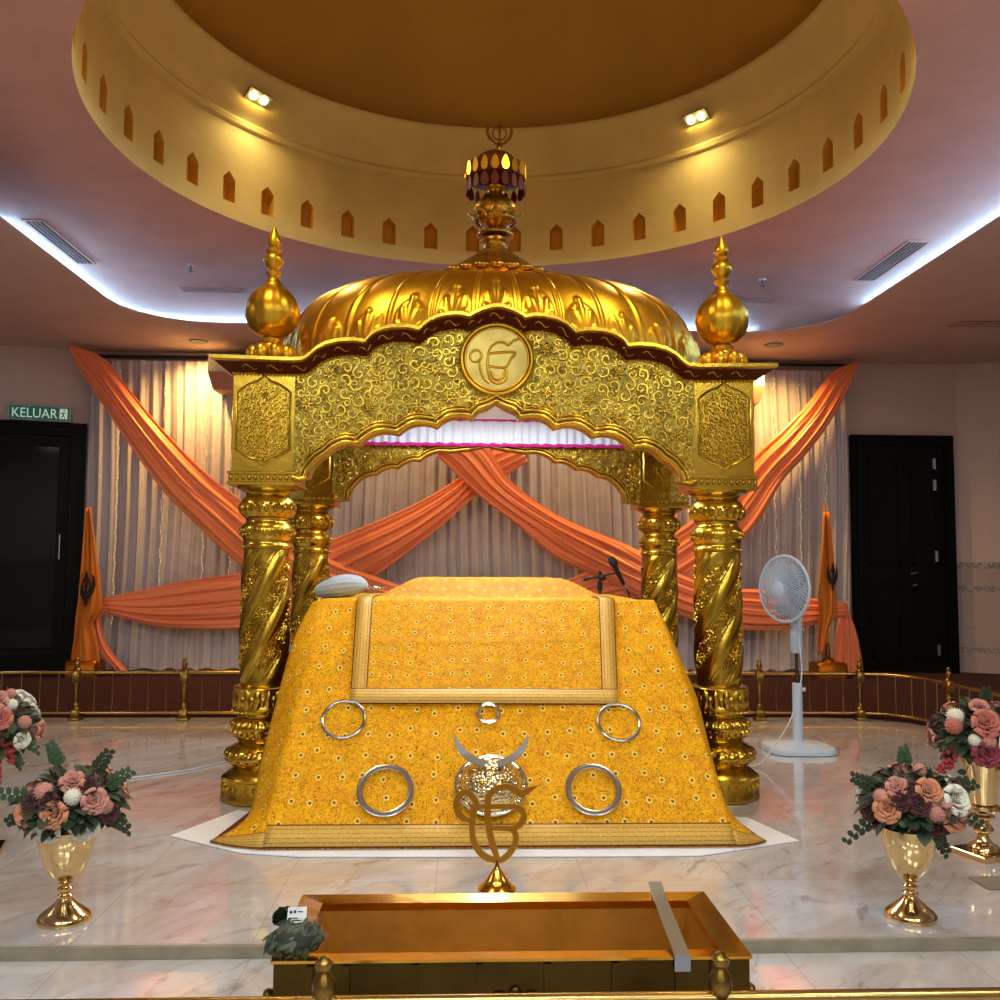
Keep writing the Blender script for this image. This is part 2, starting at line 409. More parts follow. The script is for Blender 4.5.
# carpeted level around the dais
mb = MB()
inner = [(3.9, 3.39), (3.9, 7.2), (3.85, 7.65), (3.68, 8.0), (3.38, 8.25), (2.9, 8.33), (-3.9, 8.33), (-4.35, 8.22), (-4.62, 7.9), (-4.7, 7.4), (-4.7, 3.39)]
outer = [(6.6, 3.39), (6.6, 7.2), (6.6, 8.2), (6.6, 9.7), (5.0, 9.7), (2.9, 9.7), (-3.9, 9.7), (-5.4, 9.7), (-6.6, 9.7), (-6.6, 7.4), (-6.6, 3.39)]
def midp(a, o):
    v = Vector((o[0] - a[0], o[1] - a[1])).normalized() * .55; return (a[0] + v.x, a[1] + v.y)
for i in range(10):
    a, b, c, d = inner[i], inner[i + 1], outer[i + 1], outer[i]; ma, mb_ = midp(a, d), midp(b, c)
    mb.add([(ma[0], ma[1], .27), (mb_[0], mb_[1], .27), (c[0], c[1], .27), (d[0], d[1], .27), (a[0], a[1], .03), (b[0], b[1], .03), (a[0], a[1], -.04), (b[0], b[1], -.04)], [(0, 1, 2, 3), (4, 5, 1, 0), (6, 7, 5, 4)])
struct(mb.build('floor_carpet', M_CARPET))

# main ceiling with the round opening, cove walls, soffit
ZC, ZS = 4.03, 3.45
mb = MB(); n = 96; vs = []; fs = []
for i in range(n):
    t = TAU * i / n; c, s_ = math.cos(t), math.sin(t)
    vs.append((DC[0] + DR * c, DC[1] + DR * s_, ZC))
    k = min(4.3 / abs(c) if abs(c) > 1e-6 else 99, (5.03 if s_ > 0 else 10.8) / abs(s_) if abs(s_) > 1e-6 else 99)
    vs.append((DC[0] + k * c, DC[1] + k * s_, ZC))
for i in range(n): j = (i + 1) % n; fs.append((2 * i, 2 * j, 2 * j + 1, 2 * i + 1))
mb.add(vs, fs)
for x, y in ((4.3, 10.9), (-4.3, 10.9)): mb.add([(x, y, ZC), (x, y - .9, ZC), (x * .8, y, ZC)], [(0, 1, 2)])
struct(mb.build('ceiling', M_CEIL, weld=False))
mb = MB(); w = 4.3
mb.add([(-w, -4.95, 3.5), (-w, 10.9, 3.5), (w, 10.9, 3.5), (w, -4.95, 3.5)] + [(-w, -4.95, 4.05), (-w, 10.9, 4.05), (w, 10.9, 4.05), (w, -4.95, 4.05)], [(0, 1, 5, 4), (1, 2, 6, 5), (2, 3, 7, 6)])
struct(mb.build('ceiling_cove', M_CEIL, flat=True))
lip = [(-3.1, -4.9), (-3.1, 7.7)] + [(-3.1 + .75 * (1 - math.cos(q)), 7.7 + .75 * math.sin(q)) for q in (.3, .6, .9, 1.2, 1.45)] + [(-2.3, 8.45), (2.3, 8.45)] + \
      [(3.1 - .75 * (1 - math.cos(q)), 7.7 + .75 * math.sin(q)) for q in (1.45, 1.2, .9, .6, .3)] + [(3.1, 7.7), (3.1, -4.9)]
def off(p, d):
    x, y = p
    if y < 7.71: return (x + (d if x > 0 else -d), y)
    if abs(x) <= 2.31: return (x, y + d)
    cx = 2.35 if x > 0 else -2.35; vx, vy = x - cx, y - 7.7; l = math.hypot(vx, vy); return (x + vx / l * d, y + vy / l * d)
mb = MB(); fs = []; vs = []
for p in lip:
    a = off(p, .03); b = off(p, .16); o = (6.6 if p[0] > 0 else -6.6, p[1]) if p[1] < 7.71 else (p[0] * 1.9, 11.0)
    vs += [(o[0], o[1], ZS), (off(p, .24)[0], off(p, .24)[1], ZS), (off(p, .1)[0], off(p, .1)[1], ZS + .006), (p[0], p[1], ZS + .035), (a[0], a[1], ZS + .05), (b[0], b[1], ZS + .05), (off(p, 1.15)[0], off(p, 1.15)[1] + (1.35 if p[1] > 8 else 0), ZS + .05)]
for i in range(len(lip) - 1):
    for k in range(6): fs.append((i * 7 + k, i * 7 + k + 1, i * 7 + 7 + k + 1, i * 7 + 7 + k))
mb.add(vs, fs)
for sx in (-1, 1): mb.add([(sx * 6.6, 7.7, ZS), (sx * 6.6, 11.0, ZS), (sx * 5.89, 11.0, ZS)], [(0, 1, 2)])
struct(mb.build('ceiling_soffit', M_SOFF, ang=50))
# drum wall with its pointed niches, cornice ring, shallow dome
NN = 41; PH = math.radians(1.8); ZN0, ZN1, ZN2 = 4.163, 4.345, 4.405; ZT = 4.80
mb = MB()
def cyl(s_, z, r=DR): t = s_ / DR; return (DC[0] + r * math.sin(t), DC[1] + r * math.cos(t), z)
W = TAU * DR / NN; hw = .06
for k in range(NN):
    c = (k + .5) * W + PH * DR; L, Rr = c - W / 2, c + W / 2
    q = [(L, ZC), (L, ZN0), (L, ZN1), (L, ZT), (c - hw, ZC), (c - hw, ZN0), (c - hw, ZN1), (c - hw, ZT), (c, ZC), (c, ZN0), (c, ZN2), (c, ZT), (c + hw, ZC), (c + hw, ZN0), (c + hw, ZN1), (c + hw, ZT), (Rr, ZC), (Rr, ZN0), (Rr, ZN1), (Rr, ZT)]
    mb.add([cyl(*p) for p in q], [(0, 4, 5, 1), (1, 5, 6, 2), (2, 6, 7, 3), (4, 8, 9, 5), (8, 12, 13, 9), (6, 10, 11, 7), (10, 14, 15, 11), (12, 16, 17, 13), (13, 17, 18, 14), (14, 18, 19, 15)])
    hole = [(c - hw, ZN0), (c + hw, ZN0), (c + hw, ZN1), (c + hw * .6, ZN1 + .035), (c, ZN2), (c - hw * .6, ZN1 + .035), (c - hw, ZN1)]
    hole = [(c - hw, ZN0), (c + hw, ZN0), (c + hw, ZN1), (c, ZN2), (c - hw, ZN1)]
    o = len(hole); vs = [cyl(*p) for p in hole] + [cyl(a, b, DR + .09) for a, b in hole]
    mb.add(vs, [(i, (i + 1) % o, o + (i + 1) % o, o + i) for i in range(o)] + [tuple(range(o, 2 * o))], mi=1)
struct(mb.build('ceiling_drum', [M_DRUM, M_NICHE], ang=30))
mb = MB()
prof = [(DR, ZT - .004), (DR - .035, ZT), (DR - .045, ZT + .03), (DR - .03, ZT + .055), (DR - .05, ZT + .085), (DR - .075, ZT + .12), (DR - .1, ZT + .2), (DR - .14, ZT + .3), (DR - .19, ZT + .385), (DR - .2, ZT + .4), (DR - .2, ZT + .425), (DR - .1, ZT + .44)]
mb.lathe(prof, 128, (DC[0], DC[1], 0), cap=False); struct(mb.build('ceiling_cornice', M_DRUM, ang=35))
mb = MB(); prof = [(DR - .1, 5.23)] + [(2.38 * math.cos(a), 5.24 + 1.35 * math.sin(a)) for a in [PI / 2 * k / 20 for k in range(1, 20)]] + [(1e-5, 6.59)]
mb.lathe(prof, 96, (DC[0], DC[1], 0), cap=False); struct(mb.build('ceiling_dome', M_DOMEIN, ang=60))
# walls
def wallrun(name, pts, z0=-.1, z1=3.6):
    mb = MB(); n = len(pts)
    vs = [(x, y, z) for z in (z0, z1) for x, y in pts]
    dirs = []
    mb.add(vs, [(i, i + 1, n + i + 1, n + i) for i in range(n - 1)]); return struct(mb.build(name, M_WALL, ang=10))
wallrun('wall_back', [(-3.9, 9.5), (4.95, 9.5)])
wallrun('wall_left', [(-3.9, 9.5), (-6.1, 8.87), (-6.55, 8.4), (-6.55, -5)], z1=4.1)
wallrun('wall_right', [(4.95, 9.5), (6.2, 8.97), (6.55, 8.5), (6.55, -5)], z1=4.1)
wallrun('wall_front', [(-6.55, -5), (6.55, -5)], z1=4.1)
# doors -----------------------------------------------------------------
tl = math.atan2(.63, 2.2)
def dl(a, z, d):     # along the angled left wall: a metres out from the corner, d towards the room
    return Vector((-3.93 - a * math.cos(tl) + d * math.sin(tl) * 1, 9.49 - a * math.sin(tl) - d * math.cos(tl), z))
def dframe(mb, fn, a0, a1, z0, z1, w, d0, d1):
    for pa, pb, qa, qb in ((a0, a0 + w, z0, z1), (a1 - w, a1, z0, z1), (a0 + w, a1 - w, z1 - w, z1)):
        mb.prism([(pa, qa), (pb, qa), (pb, qb), (pa, qb)], fn, d0, d1)
mb = MB(); dframe(mb, dl, 0.0, 2.0, .27, 2.70, .13, .005, .09)
for k in range(2): mb.prism([(0, 2.66 - k * .05), (2.0, 2.66 - k * .05), (2.0, 2.69 - k * .05), (0, 2.69 - k * .05)], dl, .09, .105)
d1 = struct(mb.build('door_1', M_FRAMEW, flat=True))
mb = MB()
for a0, a1 in ((.14, .995), (1.005, 1.86)):
    dframe(mb, dl, a0, a1, .28, 2.56, .1, .02, .065); mb.prism([(a0 + .1, .28), (a1 - .1, .28), (a1 - .1, .45), (a0 + .1, .45)], dl, .02, .065)
struct(mb.build('door_leaf', M_WOOD, d1, flat=True))
mb = MB()
for a0, a1 in ((.24, .895), (1.105, 1.76)): mb.prism([(a0, .45), (a1, .45), (a1, 2.46), (a0, 2.46)], dl, .035, .048)
struct(mb.build('door_glass', M_GLASS, d1, flat=True))
mb = MB(); mb.tube([dl(.2, 1.6, .1), dl(.2, 1.36, .1)], .008); mb.tube([dl(.2, 1.58, .06), dl(.2, 1.58, .1)], .006); mb.tube([dl(.2, 1.38, .06), dl(.2, 1.38, .1)], .006)
o = struct(mb.build('door_handle', M_STEEL, d1)); o['label'] = 'small steel pull handle'
def dr(a, z, d): return Vector((a, 9.495 - d, z))
mb = MB(); dframe(mb, dr, 3.80, 4.86, .27, 2.69, .1, .005, .09); dframe(mb, dr, 3.84, 4.82, .27, 2.65, .03, .09, .105)
d2 = struct(mb.build('door_2', M_FRAMEW, flat=True))
mb = MB(); mb.prism([(3.9, .28), (4.76, .28), (4.76, 2.59), (3.9, 2.59)], dr, .01, .05)
for z0, z1 in ((.42, 1.2), (1.36, 2.48)):
    for a0, a1 in ((3.98, 4.3), (4.42, 4.7)): dframe(mb, dr, a0, a1, z0, z1, .025, .05, .062); mb.prism([(a0, z0), (a1, z0), (a1, z0 + .025), (a0, z0 + .025)], dr, .05, .062)
struct(mb.build('door_leaf', M_WOOD, d2, flat=True))
for z in (2.4, 2.18, 1.45, .5):
    mb = MB(); mb.prism([(4.645, z - .055), (4.675, z - .055), (4.675, z + .055), (4.645, z + .055)], dr, .05, .075); struct(mb.build('door_hinge', M_STEEL, d2, flat=True))
mb = MB(); mb.tube([dr(4.43, 1.28, .05), dr(4.43, 1.28, .1), dr(4.36, 1.27, .11)], .01); mb.tube([dr(4.43, 1.16, .05), dr(4.43, 1.16, .09), dr(4.38, 1.15, .1)], .012)
struct(mb.build('door_handle', M_BRASS, d2))
# ================================================================== CEILING FITTINGS
def vent(cx, cy, lx, ly, z, label, slats, along_y):
    t = thing('ceiling_vent', label, 'vent', (cx, cy, z), 'air vents')
    mb = MB(); b = .02
    for x0, x1, y0, y1 in ((-lx, -lx + b, -ly, ly), (lx - b, lx, -ly, ly), (-lx + b, lx - b, -ly, -ly + b), (-lx + b, lx - b, ly - b, ly)): mb.box(cx + x0, cx + x1, cy + y0, cy + y1, z - .012, z - .001)
    mb.build('vent_frame', M_CEIL, t, flat=True)
    mb = MB(); mb.box(cx - lx + b, cx + lx - b, cy - ly + b, cy + ly - b, z - .004, z - .001)
    mb.build('vent_back', M_VENT, t, flat=True)
    for k in range(slats):
        q = (k + 1) / (slats + 1) * 2 - 1; mb = MB()
        if along_y: mb.box(cx + q * (lx - b) - .004, cx + q * (lx - b) + .004, cy - ly + b, cy + ly - b, z - .014, z - .005)
        else: mb.box(cx - lx + b, cx + lx - b, cy + q * (ly - b) - .004, cy + q * (ly - b) + .004, z - .014, z - .005)
        mb.build('vent_slat', M_SOFF, t, flat=True)
vent(-3.6, 7.95, .085, .54, ZC, 'slim dark slotted air vent in the mauve ceiling by the exit sign side', 3, True)
vent(3.58, 8.0, .1, .54, ZC, 'slim dark slotted air vent in the mauve ceiling on the fan side', 4, True)
vent(-2.66, 9.25, .32, .07, ZC, 'narrow air vent above the light strip behind the exit sign side ball finial', 2, False)
vent(2.62, 9.25, .36, .07, ZC, 'narrow air vent above the light strip behind the fan side ball finial', 2, False)
vent(4.3, 7.85, .28, .12, ZS, 'dark recessed vent in the low ceiling border beyond the black door', 3, False)
for x, y, lb in ((-2.66, 8.46, 'small sprinkler head hanging from ceiling beside vent on the exit sign side'), (2.62, 8.57, 'small sprinkler head hanging from ceiling beside vent on the fan side')):
    t = thing('ceiling_sprinkler', lb, 'sprinkler', (x, y, ZC), 'sprinkler heads')
    mb = MB(); mb.lathe([(.03, -.012), (.035, -.001)], 12, (x, y, ZC)); mb.build('sprinkler_plate', M_WHITE, t)
    mb = MB(); mb.lathe([(.004, -.075), (.022, -.072), (.024, -.066), (.008, -.06), (.008, -.012)], 12, (x, y, ZC)); mb.build('sprinkler_head', M_GREY, t)
# cool cove lighting
def ledrun(path, label):
    mb = MB(); mb.tube([(x, y, ZC - .065) for x, y in path], .016, 8)
    o = mb.build('cove_light_ceiling_strip', M_LED); tag(o, label, 'light strip', 'cove lights')
def ledarc(sx): return [(sx * (3.3 + .72 * math.cos(q)), 9.8 + .72 * math.sin(q)) for q in [PI / 2 * k / 8 for k in range(9)]]
ledrun([(-3.86, 7.4)] + [(x * .96, y - .1) for x, y in ledarc(-1)] + [(-1.6, 10.42)], 'cool white light strip hidden in the ceiling cove at the exit sign corner')
ledrun([(-1.5, 10.42), (1.5, 10.42)], 'cool white light strip hidden in the ceiling cove straight behind the dome')
ledrun([(1.6, 10.42), (3.1, 10.42)], 'short cool white light strip hidden in the back cove toward the fan side')
ledrun([(3.97, 9.3), (3.97, 1.0)], 'cool white light strip hidden in the long side cove toward the fan side')
# pairs of drum spotlights
def drumspot(px, py, lb):
    d = FW + RT * ((px - 500) / F) - UP * ((py - 500) / F)
    best = None
    for k in range(2000):
        p = CAM + d * (4 + k * .003); r = math.hypot(p.x - DC[0], p.y - DC[1]); zz = ZT + .085 + (DR - .05 - r) * 2.1
        if p.z > ZT + .06 and abs(p.z - zz) < .012: best = p; break
    return best
def spot(name, loc, target, energy, col, size, blend=.6, rad=.04):
    l = bpy.data.lights.new(name, 'SPOT'); l.energy = energy; l.color = col; l.spot_size = math.radians(size); l.spot_blend = blend; l.shadow_soft_size = rad
    o = bpy.data.objects.new(name, l); COL.objects.link(o); o.location = loc; d = Vector(target) - Vector(loc); o.rotation_euler = d.to_track_quat('-Z', 'Y').to_euler(); return o
WARM = (1, .72, .34)
for ang, lb in ((-51.8, 'twin warm spotlight on the dome ring above the exit sign side'), (47.3, 'twin warm spotlight on the dome ring above the fan side')):
    a = math.radians(ang); r = 2.34; z = 5.03; c = Vector((DC[0] + r * math.sin(a), DC[1] + r * math.cos(a), z)); inw = Vector((-math.sin(a), -math.cos(a), 0)); tan = Vector((math.cos(a), -math.sin(a), 0))
    t = thing('ceiling_spotlight', lb, 'light', c, 'dome spotlights')
    mb = MB(); ax = (inw * .6 + Vector((0, 0, -.8))).normalized(); e2 = tan; e3 = ax.cross(e2)
    mb.prism([(-.11, -.05), (.11, -.05), (.11, .05), (-.11, .05)], lambda p, q, d: c + e2 * p + e3 * q + ax * d, .0, .012); mb.build('lamp_housing', M_GREY, t, flat=True)
    for sg in (-1, 1):
        mb = MB(); mb.lathe([(.001, .0), (.03, .0), (.032, .008), (.024, .018), (.001, .022)], 16, cap=False)
        mb.xf(lambda p: c + e2 * (sg * .05 + p.x) + e3 * p.y + ax * (.012 + p.z)); mb.build('lamp_bulb', M_BULB, t)
    spot('dome_spot_lamp', c + ax * .12, c + inw * 1.9 + Vector((0, 0, -2.6)), 90, WARM, 130, 1, .05)
    spot('dome_wash_lamp', c + ax * .16, c - inw * .1 + Vector((0, 0, -1.4)), 12, (1, .78, .4), 165, 1, .05)
for sx in (-1, 1):    # unseen spots added on the front ring to warm the canopy front and cloth
    a = math.radians(sx * 138); c = Vector((DC[0] + 2.2 * math.sin(a), DC[1] + 2.2 * math.cos(a), 5.0))
    spot('dome_spot_lamp', c, c + Vector((-sx * .6, 1.4, -3)), 190, (1, .76, .42), 120, .9, .06)
for x, y, lb in ((-2.72, 8.99, 'flush round downlight over the curtain on the exit sign side'), (2.78, 8.75, 'flush round downlight over the curtain on the fan side')):
    t = thing('ceiling_downlight', lb, 'light', (x, y, ZS), 'curtain downlights')
    mb = MB(); mb.lathe([(.06, -.012), (.085, -.012), (.09, -.001)], 20, (x, y, ZS)); mb.build('lamp_trim', M_GREY, t)
    mb = MB(); mb.lathe([(.001, -.008), (.058, -.008)], 20, (x, y, ZS)); mb.build('lamp_lens', M_DLIGHT, t)
    spot('curtain_lamp', (x, y + .06, ZS - .03), (x * .97, y + .3, 1.0), 210, (1, .56, .14), 150, 1, .05)
for x, lb in ((-.9, 'flush round downlight over the middle of the curtain toward the exit sign side'), (.95, 'flush round downlight over the middle of the curtain toward the fan side')):
    y = 8.85; t = thing('ceiling_downlight', lb, 'light', (x, y, ZS), 'curtain downlights')
    mb = MB(); mb.lathe([(.06, -.012), (.085, -.012), (.09, -.001)], 20, (x, y, ZS)); mb.build('lamp_trim', M_GREY, t)
    mb = MB(); mb.lathe([(.001, -.008), (.058, -.008)], 20, (x, y, ZS)); mb.build('lamp_lens', M_DLIGHT, t)
    spot('curtain_lamp', (x, y + .06, ZS - .03), (x * .97, y + .3, 1.0), 85, (1, .55, .16), 150, 1, .05)
# exit sign -------------------------------------------------------------
sg = dl(.43, 2.77, .03); t = thing('exit_sign', 'green KELUAR exit sign with running figure above the glass door', 'sign', sg)
def sp(a, z, d): return dl(.15 + a, 2.715 + z, d)
mb = MB(); mb.prism([(0, 0), (.56, 0), (.56, .15), (0, .15)], sp, .01, .05); mb.build('sign_case', M_WHITED, t, flat=True)
mb = MB(); mb.prism([(.012, .012), (.548, .012), (.548, .138), (.012, .138)], sp, .05, .056); mb.build('sign_panel', M_SIGN, t, flat=True)
def text(body, size, fn, ext, m, parent, name='lettering', bold=.0):
    c = bpy.data.curves.new('txt', 'FONT'); c.body = body; c.size = size; c.extrude = 0; c.offset = bold; c.align_x = 'LEFT'; c.resolution_u = 3
    o = bpy.data.objects.new('txt', c); COL.objects.link(o); dg = bpy.context.evaluated_depsgraph_get(); dg.update()
    me = bpy.data.meshes.new_from_object(o.evaluated_get(dg)); bpy.data.objects.remove(o); bpy.data.curves.remove(c)
    mb = MB(); mb.add([fn(v.co.x, v.co.y, ext) for v in me.vertices], [tuple(p.vertices) for p in me.polygons]); bpy.data.meshes.remove(me)
    return mb.build(name, m, parent, flat=True, weld=False)
text('KELUAR', .135, lambda x, y, d: sp(.53 - x * .84, .026 + y, d), .0575, M_SIGNTXT, t, bold=.0)
mb = MB(); rf = lambda x, y, d: sp(.155 - x, y, d)
mb.prism([(.055, .025), (.125, .025), (.125, .125), (.055, .125)], rf, .0565, .0572)
mb.build('sign_pictogram', M_SIGNTXT, t, flat=True)
mb = MB()
for pth, w in (([(.075, .09), (.09, .075), (.085, .055)], .014), ([(.085, .055), (.1, .045), (.1, .03)], .009), ([(.085, .055), (.078, .042), (.064, .036)], .009), ([(.09, .085), (.104, .078), (.113, .086)], .007), ([(.075, .086), (.066, .076), (.06, .08)], .007)):
    mb.ribbon(pth, w, rf, .0573, .0578)
mb.prism([(.095 + .009 * math.cos(q), .108 + .009 * math.sin(q)) for q in [TAU * k / 10 for k in range(10)]], rf, .0573, .0578)
mb.build('running_figure', M_SIGN, t, flat=True)
# ================================================================== CURTAIN AND SWAGS
def pleat(x, seed=0.):
    a = math.sin(x * 54 + 2.0 * math.sin(x * 4.3 + seed)); return .62 * math.copysign(abs(a) ** .7, a) + .3 * math.sin(x * 113 + 3 * math.sin(x * 3.1 + seed)) + .3 * math.sin(x * 19 + seed)
t = thing('curtain', 'wide pleated white satin curtain hung across the back wall', 'curtain', (-.05, 9.36, .3))
mb = MB()
def cf(u, v):
    x = -3.86 + u * 7.58; z = 3.335 - v * 3.04
    return (x + .012 * math.sin(x * 31) * v, 9.36 +   .036 * pleat(x + .03 * math.sin(v * 4 + x)) * (.35 + .65 * min(1, v * 3 + .1)) + .01 * math.sin(v * 9 + x * 7) * v, z)
mb.grid(cf, 900, 22); mb.build('curtain_cloth', M_CURT, t, ang=180, weld=False)
mb = MB(); mb.tube([(-3.92, 9.38, 3.375), (3.78, 9.38, 3.4)], .016); mb.build('curtain_rod', M_BLACK, t)
mb = MB()
def pud(u, v):
    x = -3.3 + u * 6.7; a = v * PI
    return (x, 9.3 - .09 * math.sin(a) * (1 + .3 * math.sin(x * 23)) + .05 * v, .285 + .035 * math.sin(a) * (1 + .5 * math.sin(x * 31 + math.sin(x * 9))))
mb.grid(pud, 260, 8); mb.build('curtain_hem', fabric('cream_lining', (206, 196, 176)), t, ang=180, weld=False)
M_TINY = mat('tiny_lamp', (230, 214, 170), .4, emit=(255, 230, 170), es=.6)
for px in (118, 163, 205, 232, 775, 800, 826):    # light strings hanging down the curtain
    x = at(px, 450, 9.3).x; mb = MB(); P = [(x + .01 * math.sin(k * 2.1 + px), 9.312, 3.2 - k * .075 - .02 * math.sin(k * 1.7 + px)) for k in range(34)]
    mb.tube(P, .0012, 4)
    for p in P: mb.ball(p, .0055, 6, 4)
    mb.build('string_light', M_TINY, t)

def swag(name, upper, lower, Y, label, seed, amp=.022, group='coral swags', folds=9, m=None):
    U = catmull(upper, 10); L = catmull(lower, 10); n = 90; t = thing(name, label, 'drape', at(*U[0], Y), group)
    mb = MB()
    def fn(u, v):
        a = lerp_path(U, u); b = lerp_path(L, u); px = a[0] + (b[0] - a[0]) * v; py = a[1] + (b[1] - a[1]) * v
        f = math.sin((v + .05 * math.sin(u * 5 + seed)) * folds * PI + 1.5 * math.sin(u * 3.3 + seed) + seed) + .5 * math.sin(v * folds * 2.3 * PI + seed * 2 + 2 * u)
        bow = math.sin(PI * v) ** .7
        return at(px, py, Y - .05 * bow - amp * (.35 + .65 * min(1, 6 * u * (1 - u) + .1)) * f * .7 - .04)
    mb.grid(fn, n, 70); o = mb.build('drape_cloth', m or M_SWAG, t, ang=180, weld=False)
    sd = o.modifiers.new('thick', 'SOLIDIFY'); sd.thickness = .004
    return t
swag('swag_drape', [(72, 345), (104, 359), (123, 381), (151, 416), (184, 452), (212, 478), (242, 501), (287, 536), (326, 557), (404, 587), (470, 606)],
     [(70, 347), (74, 362), (90, 385), (111, 417), (140, 460), (166, 494), (193, 521), (242, 566), (290, 592), (360, 603), (450, 614)], 9.17,
     'coral satin swag falling from the upper curtain corner near the exit sign', .4, folds=7)
swag('swag_drape', [(859, 361), (833, 372), (807, 404), (782, 430), (753, 456), (700, 512), (677, 530), (640, 549), (600, 567), (560, 582), (510, 604)],
     [(859, 363), (850, 386), (829, 424), (805, 456), (782, 482), (752, 530), (700, 575), (677, 588), (640, 597), (590, 606), (530, 612)], 9.17,
     'coral satin swag falling from the upper curtain corner near the black door', 1.9, folds=7)
swag('swag_drape', [(520, 442), (488, 449), (461, 476), (410, 506), (326, 542), (287, 560), (240, 573), (190, 580), (140, 590), (102, 598)],
     [(528, 462), (479, 494), (440, 527), (400, 558), (374, 577), (330, 604), (280, 622), (235, 629), (160, 627), (102, 612)], 9.22,
     'coral satin swag passing behind the crossing and tied back on the glass door side', 3.1, folds=8)
swag('swag_drape', [(449, 440), (487, 448), (513, 483), (564, 518), (628, 545), (675, 572), (720, 588), (761, 590), (800, 597), (846, 603)],
     [(436, 456), (444, 462), (481, 497), (519, 526), (551, 555), (600, 578), (677, 614), (740, 629), (795, 628), (846, 616)], 9.10,
     'coral satin swag lying over the crossing and tied back on the black door side', 4.4, folds=8)
swag('swag_drape', [(100, 598), (94, 612), (92, 630), (98, 650), (116, 671)], [(106, 612), (101, 618), (103, 634), (112, 652), (128, 671)], 9.16, 'short coral satin tail hanging to the floor beside the saffron flag near the glass door', 2.2, .02, 'drape tails', 4)
swag('swag_drape', [(846, 600), (838, 620), (834, 645), (832, 674)], [(849, 612), (856, 630), (861, 652), (864, 676)], 9.16, 'coral satin tail spreading to the floor at the edge of the black door', 5.2, .02, 'drape tails', 5)
# wall units peeping out beside the canopy
for x0, x1, lb in ((-2.63, -2.05, 'pale box shaped wall unit half hidden behind the canopy corner on the exit sign side'), (2.02, 2.77, 'pale box shaped wall unit half hidden behind the canopy corner on the fan side')):
    zz = 3.33 if x0 < 0 else 3.27
    t = thing('wall_unit_mount', lb, 'wall unit', ((x0 + x1) / 2, 9.2, zz - .33), 'wall units')
    mb = MB(); mb.prism([(9.3, zz), (9.02, zz), (9.0, zz - .17), (9.3, zz - .17)], lambda a, b, d: (d, a, b), x0, x1); mb.build('unit_case', mat('warm_white_case', (150, 142, 146), .5), t, flat=True)
    mb = MB(); i = .05; mb.add([(x0, 9.0, zz - .17), (x1, 9.0, zz - .17), (x1 - i, 9.03, zz - .34), (x0 + i, 9.03, zz - .34), (x0, 9.3, zz - .17), (x1, 9.3, zz - .17), (x1 - i, 9.3, zz - .34), (x0 + i, 9.3, zz - .34)],
        [(0, 1, 2, 3), (0, 3, 7, 4), (1, 5, 6, 2), (3, 2, 6, 7)]); mb.build('unit_base', mat('salmon_case', (176, 110, 92), .5), t, flat=True)
# ================================================================== FENCES
def post_prof(s=1.0):
    return [(.045, 0), (.045, .02), (.03, .03)], None
def fence_post(parent, x, y, z, m, big=1.0):
    mb = MB(); b = .04
    mb.bbox(x - .05, x + .05, y - .05, y + .05, z, z + .025, .006); mb.bbox(x - .036, x + .036, y - .036, y + .036, z + .025, z + .09, .006)
    mb.lathe([(.03, .09), (.032, .1), (.022, .108), (.02, .115), (.027, .125), (.021, .135), (.019, .15), (.02, .27), (.026, .285), (.02, .295), (.026, .305), (.026, .32)], 14, (x, y, z))
    mb.bbox(x - .034, x + .034, y - .034, y + .034, z + .32, z + .42, .006)
    o = mb.build('post', m, parent)
    mb = MB(); mb.lathe([(.028, .418), (.03, .426), (.024, .432), (.015, .438), (.021, .45), (.0245, .464), (.022, .48), (.014, .492), (.012, .498), (.018, .506), (.019, .514), (.012, .518), (.009, .526), (.001, .53)], 16, (x, y, z))
    mb.build('post_finial', m, o)
def fence(name, label, runs, posts, loc, m, mr, group, z=0, rz=.398):
    t = thing(name, label, 'railing', loc, group)
    for p in posts: fence_post(t, p[0], p[1], z, m)
    for pts in runs:
        P = catmull(pts, 10) if len(pts) > 2 else [pts[0], pts[1]]
        for zz, r in ((rz, .014), (.06, .011)):
            mb = MB(); mb.tube([(x, y, z + zz) for x, y in P], r, 10); mb.build('top_rail' if zz > .2 else 'bottom_rail', mr, t)
        D = [0]
        for a, b in zip(P, P[1:]): D.append(D[-1] + math.hypot(b[0] - a[0], b[1] - a[1]))
        k = max(1, round(D[-1] / .15))
        for q in range(1, k):
            d = D[-1] * q / k; i = max(j for j in range(len(P)) if D[j] <= d); i = min(i, len(P) - 2); f = (d - D[i]) / (D[i + 1] - D[i] + 1e-9)
            x = P[i][0] + (P[i + 1][0] - P[i][0]) * f; y = P[i][1] + (P[i + 1][1] - P[i][1]) * f
            mb = MB(); mb.tube([(x, y, z + .06), (x, y, z + rz)], .0055, 6); mb.build('baluster', mr, t)
    return t
Y0 = 8.2
bx = [-3.43, -2.53, -1.63, -.73, .1, .67, 1.53, 2.42, 3.31]
fence('brass_railing', 'low brass railing with turned posts along the far edge of the marble dais', [[(bx[i], Y0), (bx[i + 1], Y0)] for i in range(8)], [(x, Y0) for x in bx], (0, Y0, 0), M_OLDBRASS, M_BRASS, None)
fence('brass_railing', 'curved brass railing bending round the dais corner behind the vase on the fan side', [[(3.31, Y0), (3.5, 8.12), (3.66, 7.9), (3.74, 7.5)], [(3.74, 7.5), (3.76, 6.3)]], [(3.74, 7.5), (3.76, 6.3)], (3.74, 7.5, 0), M_OLDBRASS, M_BRASS, None)
fence('brass_railing', 'curved brass railing bending round the dais corner under the glass door', [[(-3.43, Y0), (-3.95, Y0), (-4.3, 8.08), (-4.5, 7.75), (-4.56, 7.2)]], [(-4.56, 7.2)], (-4.5, 7.6, 0), M_OLDBRASS, M_BRASS, None)
fz = -.042
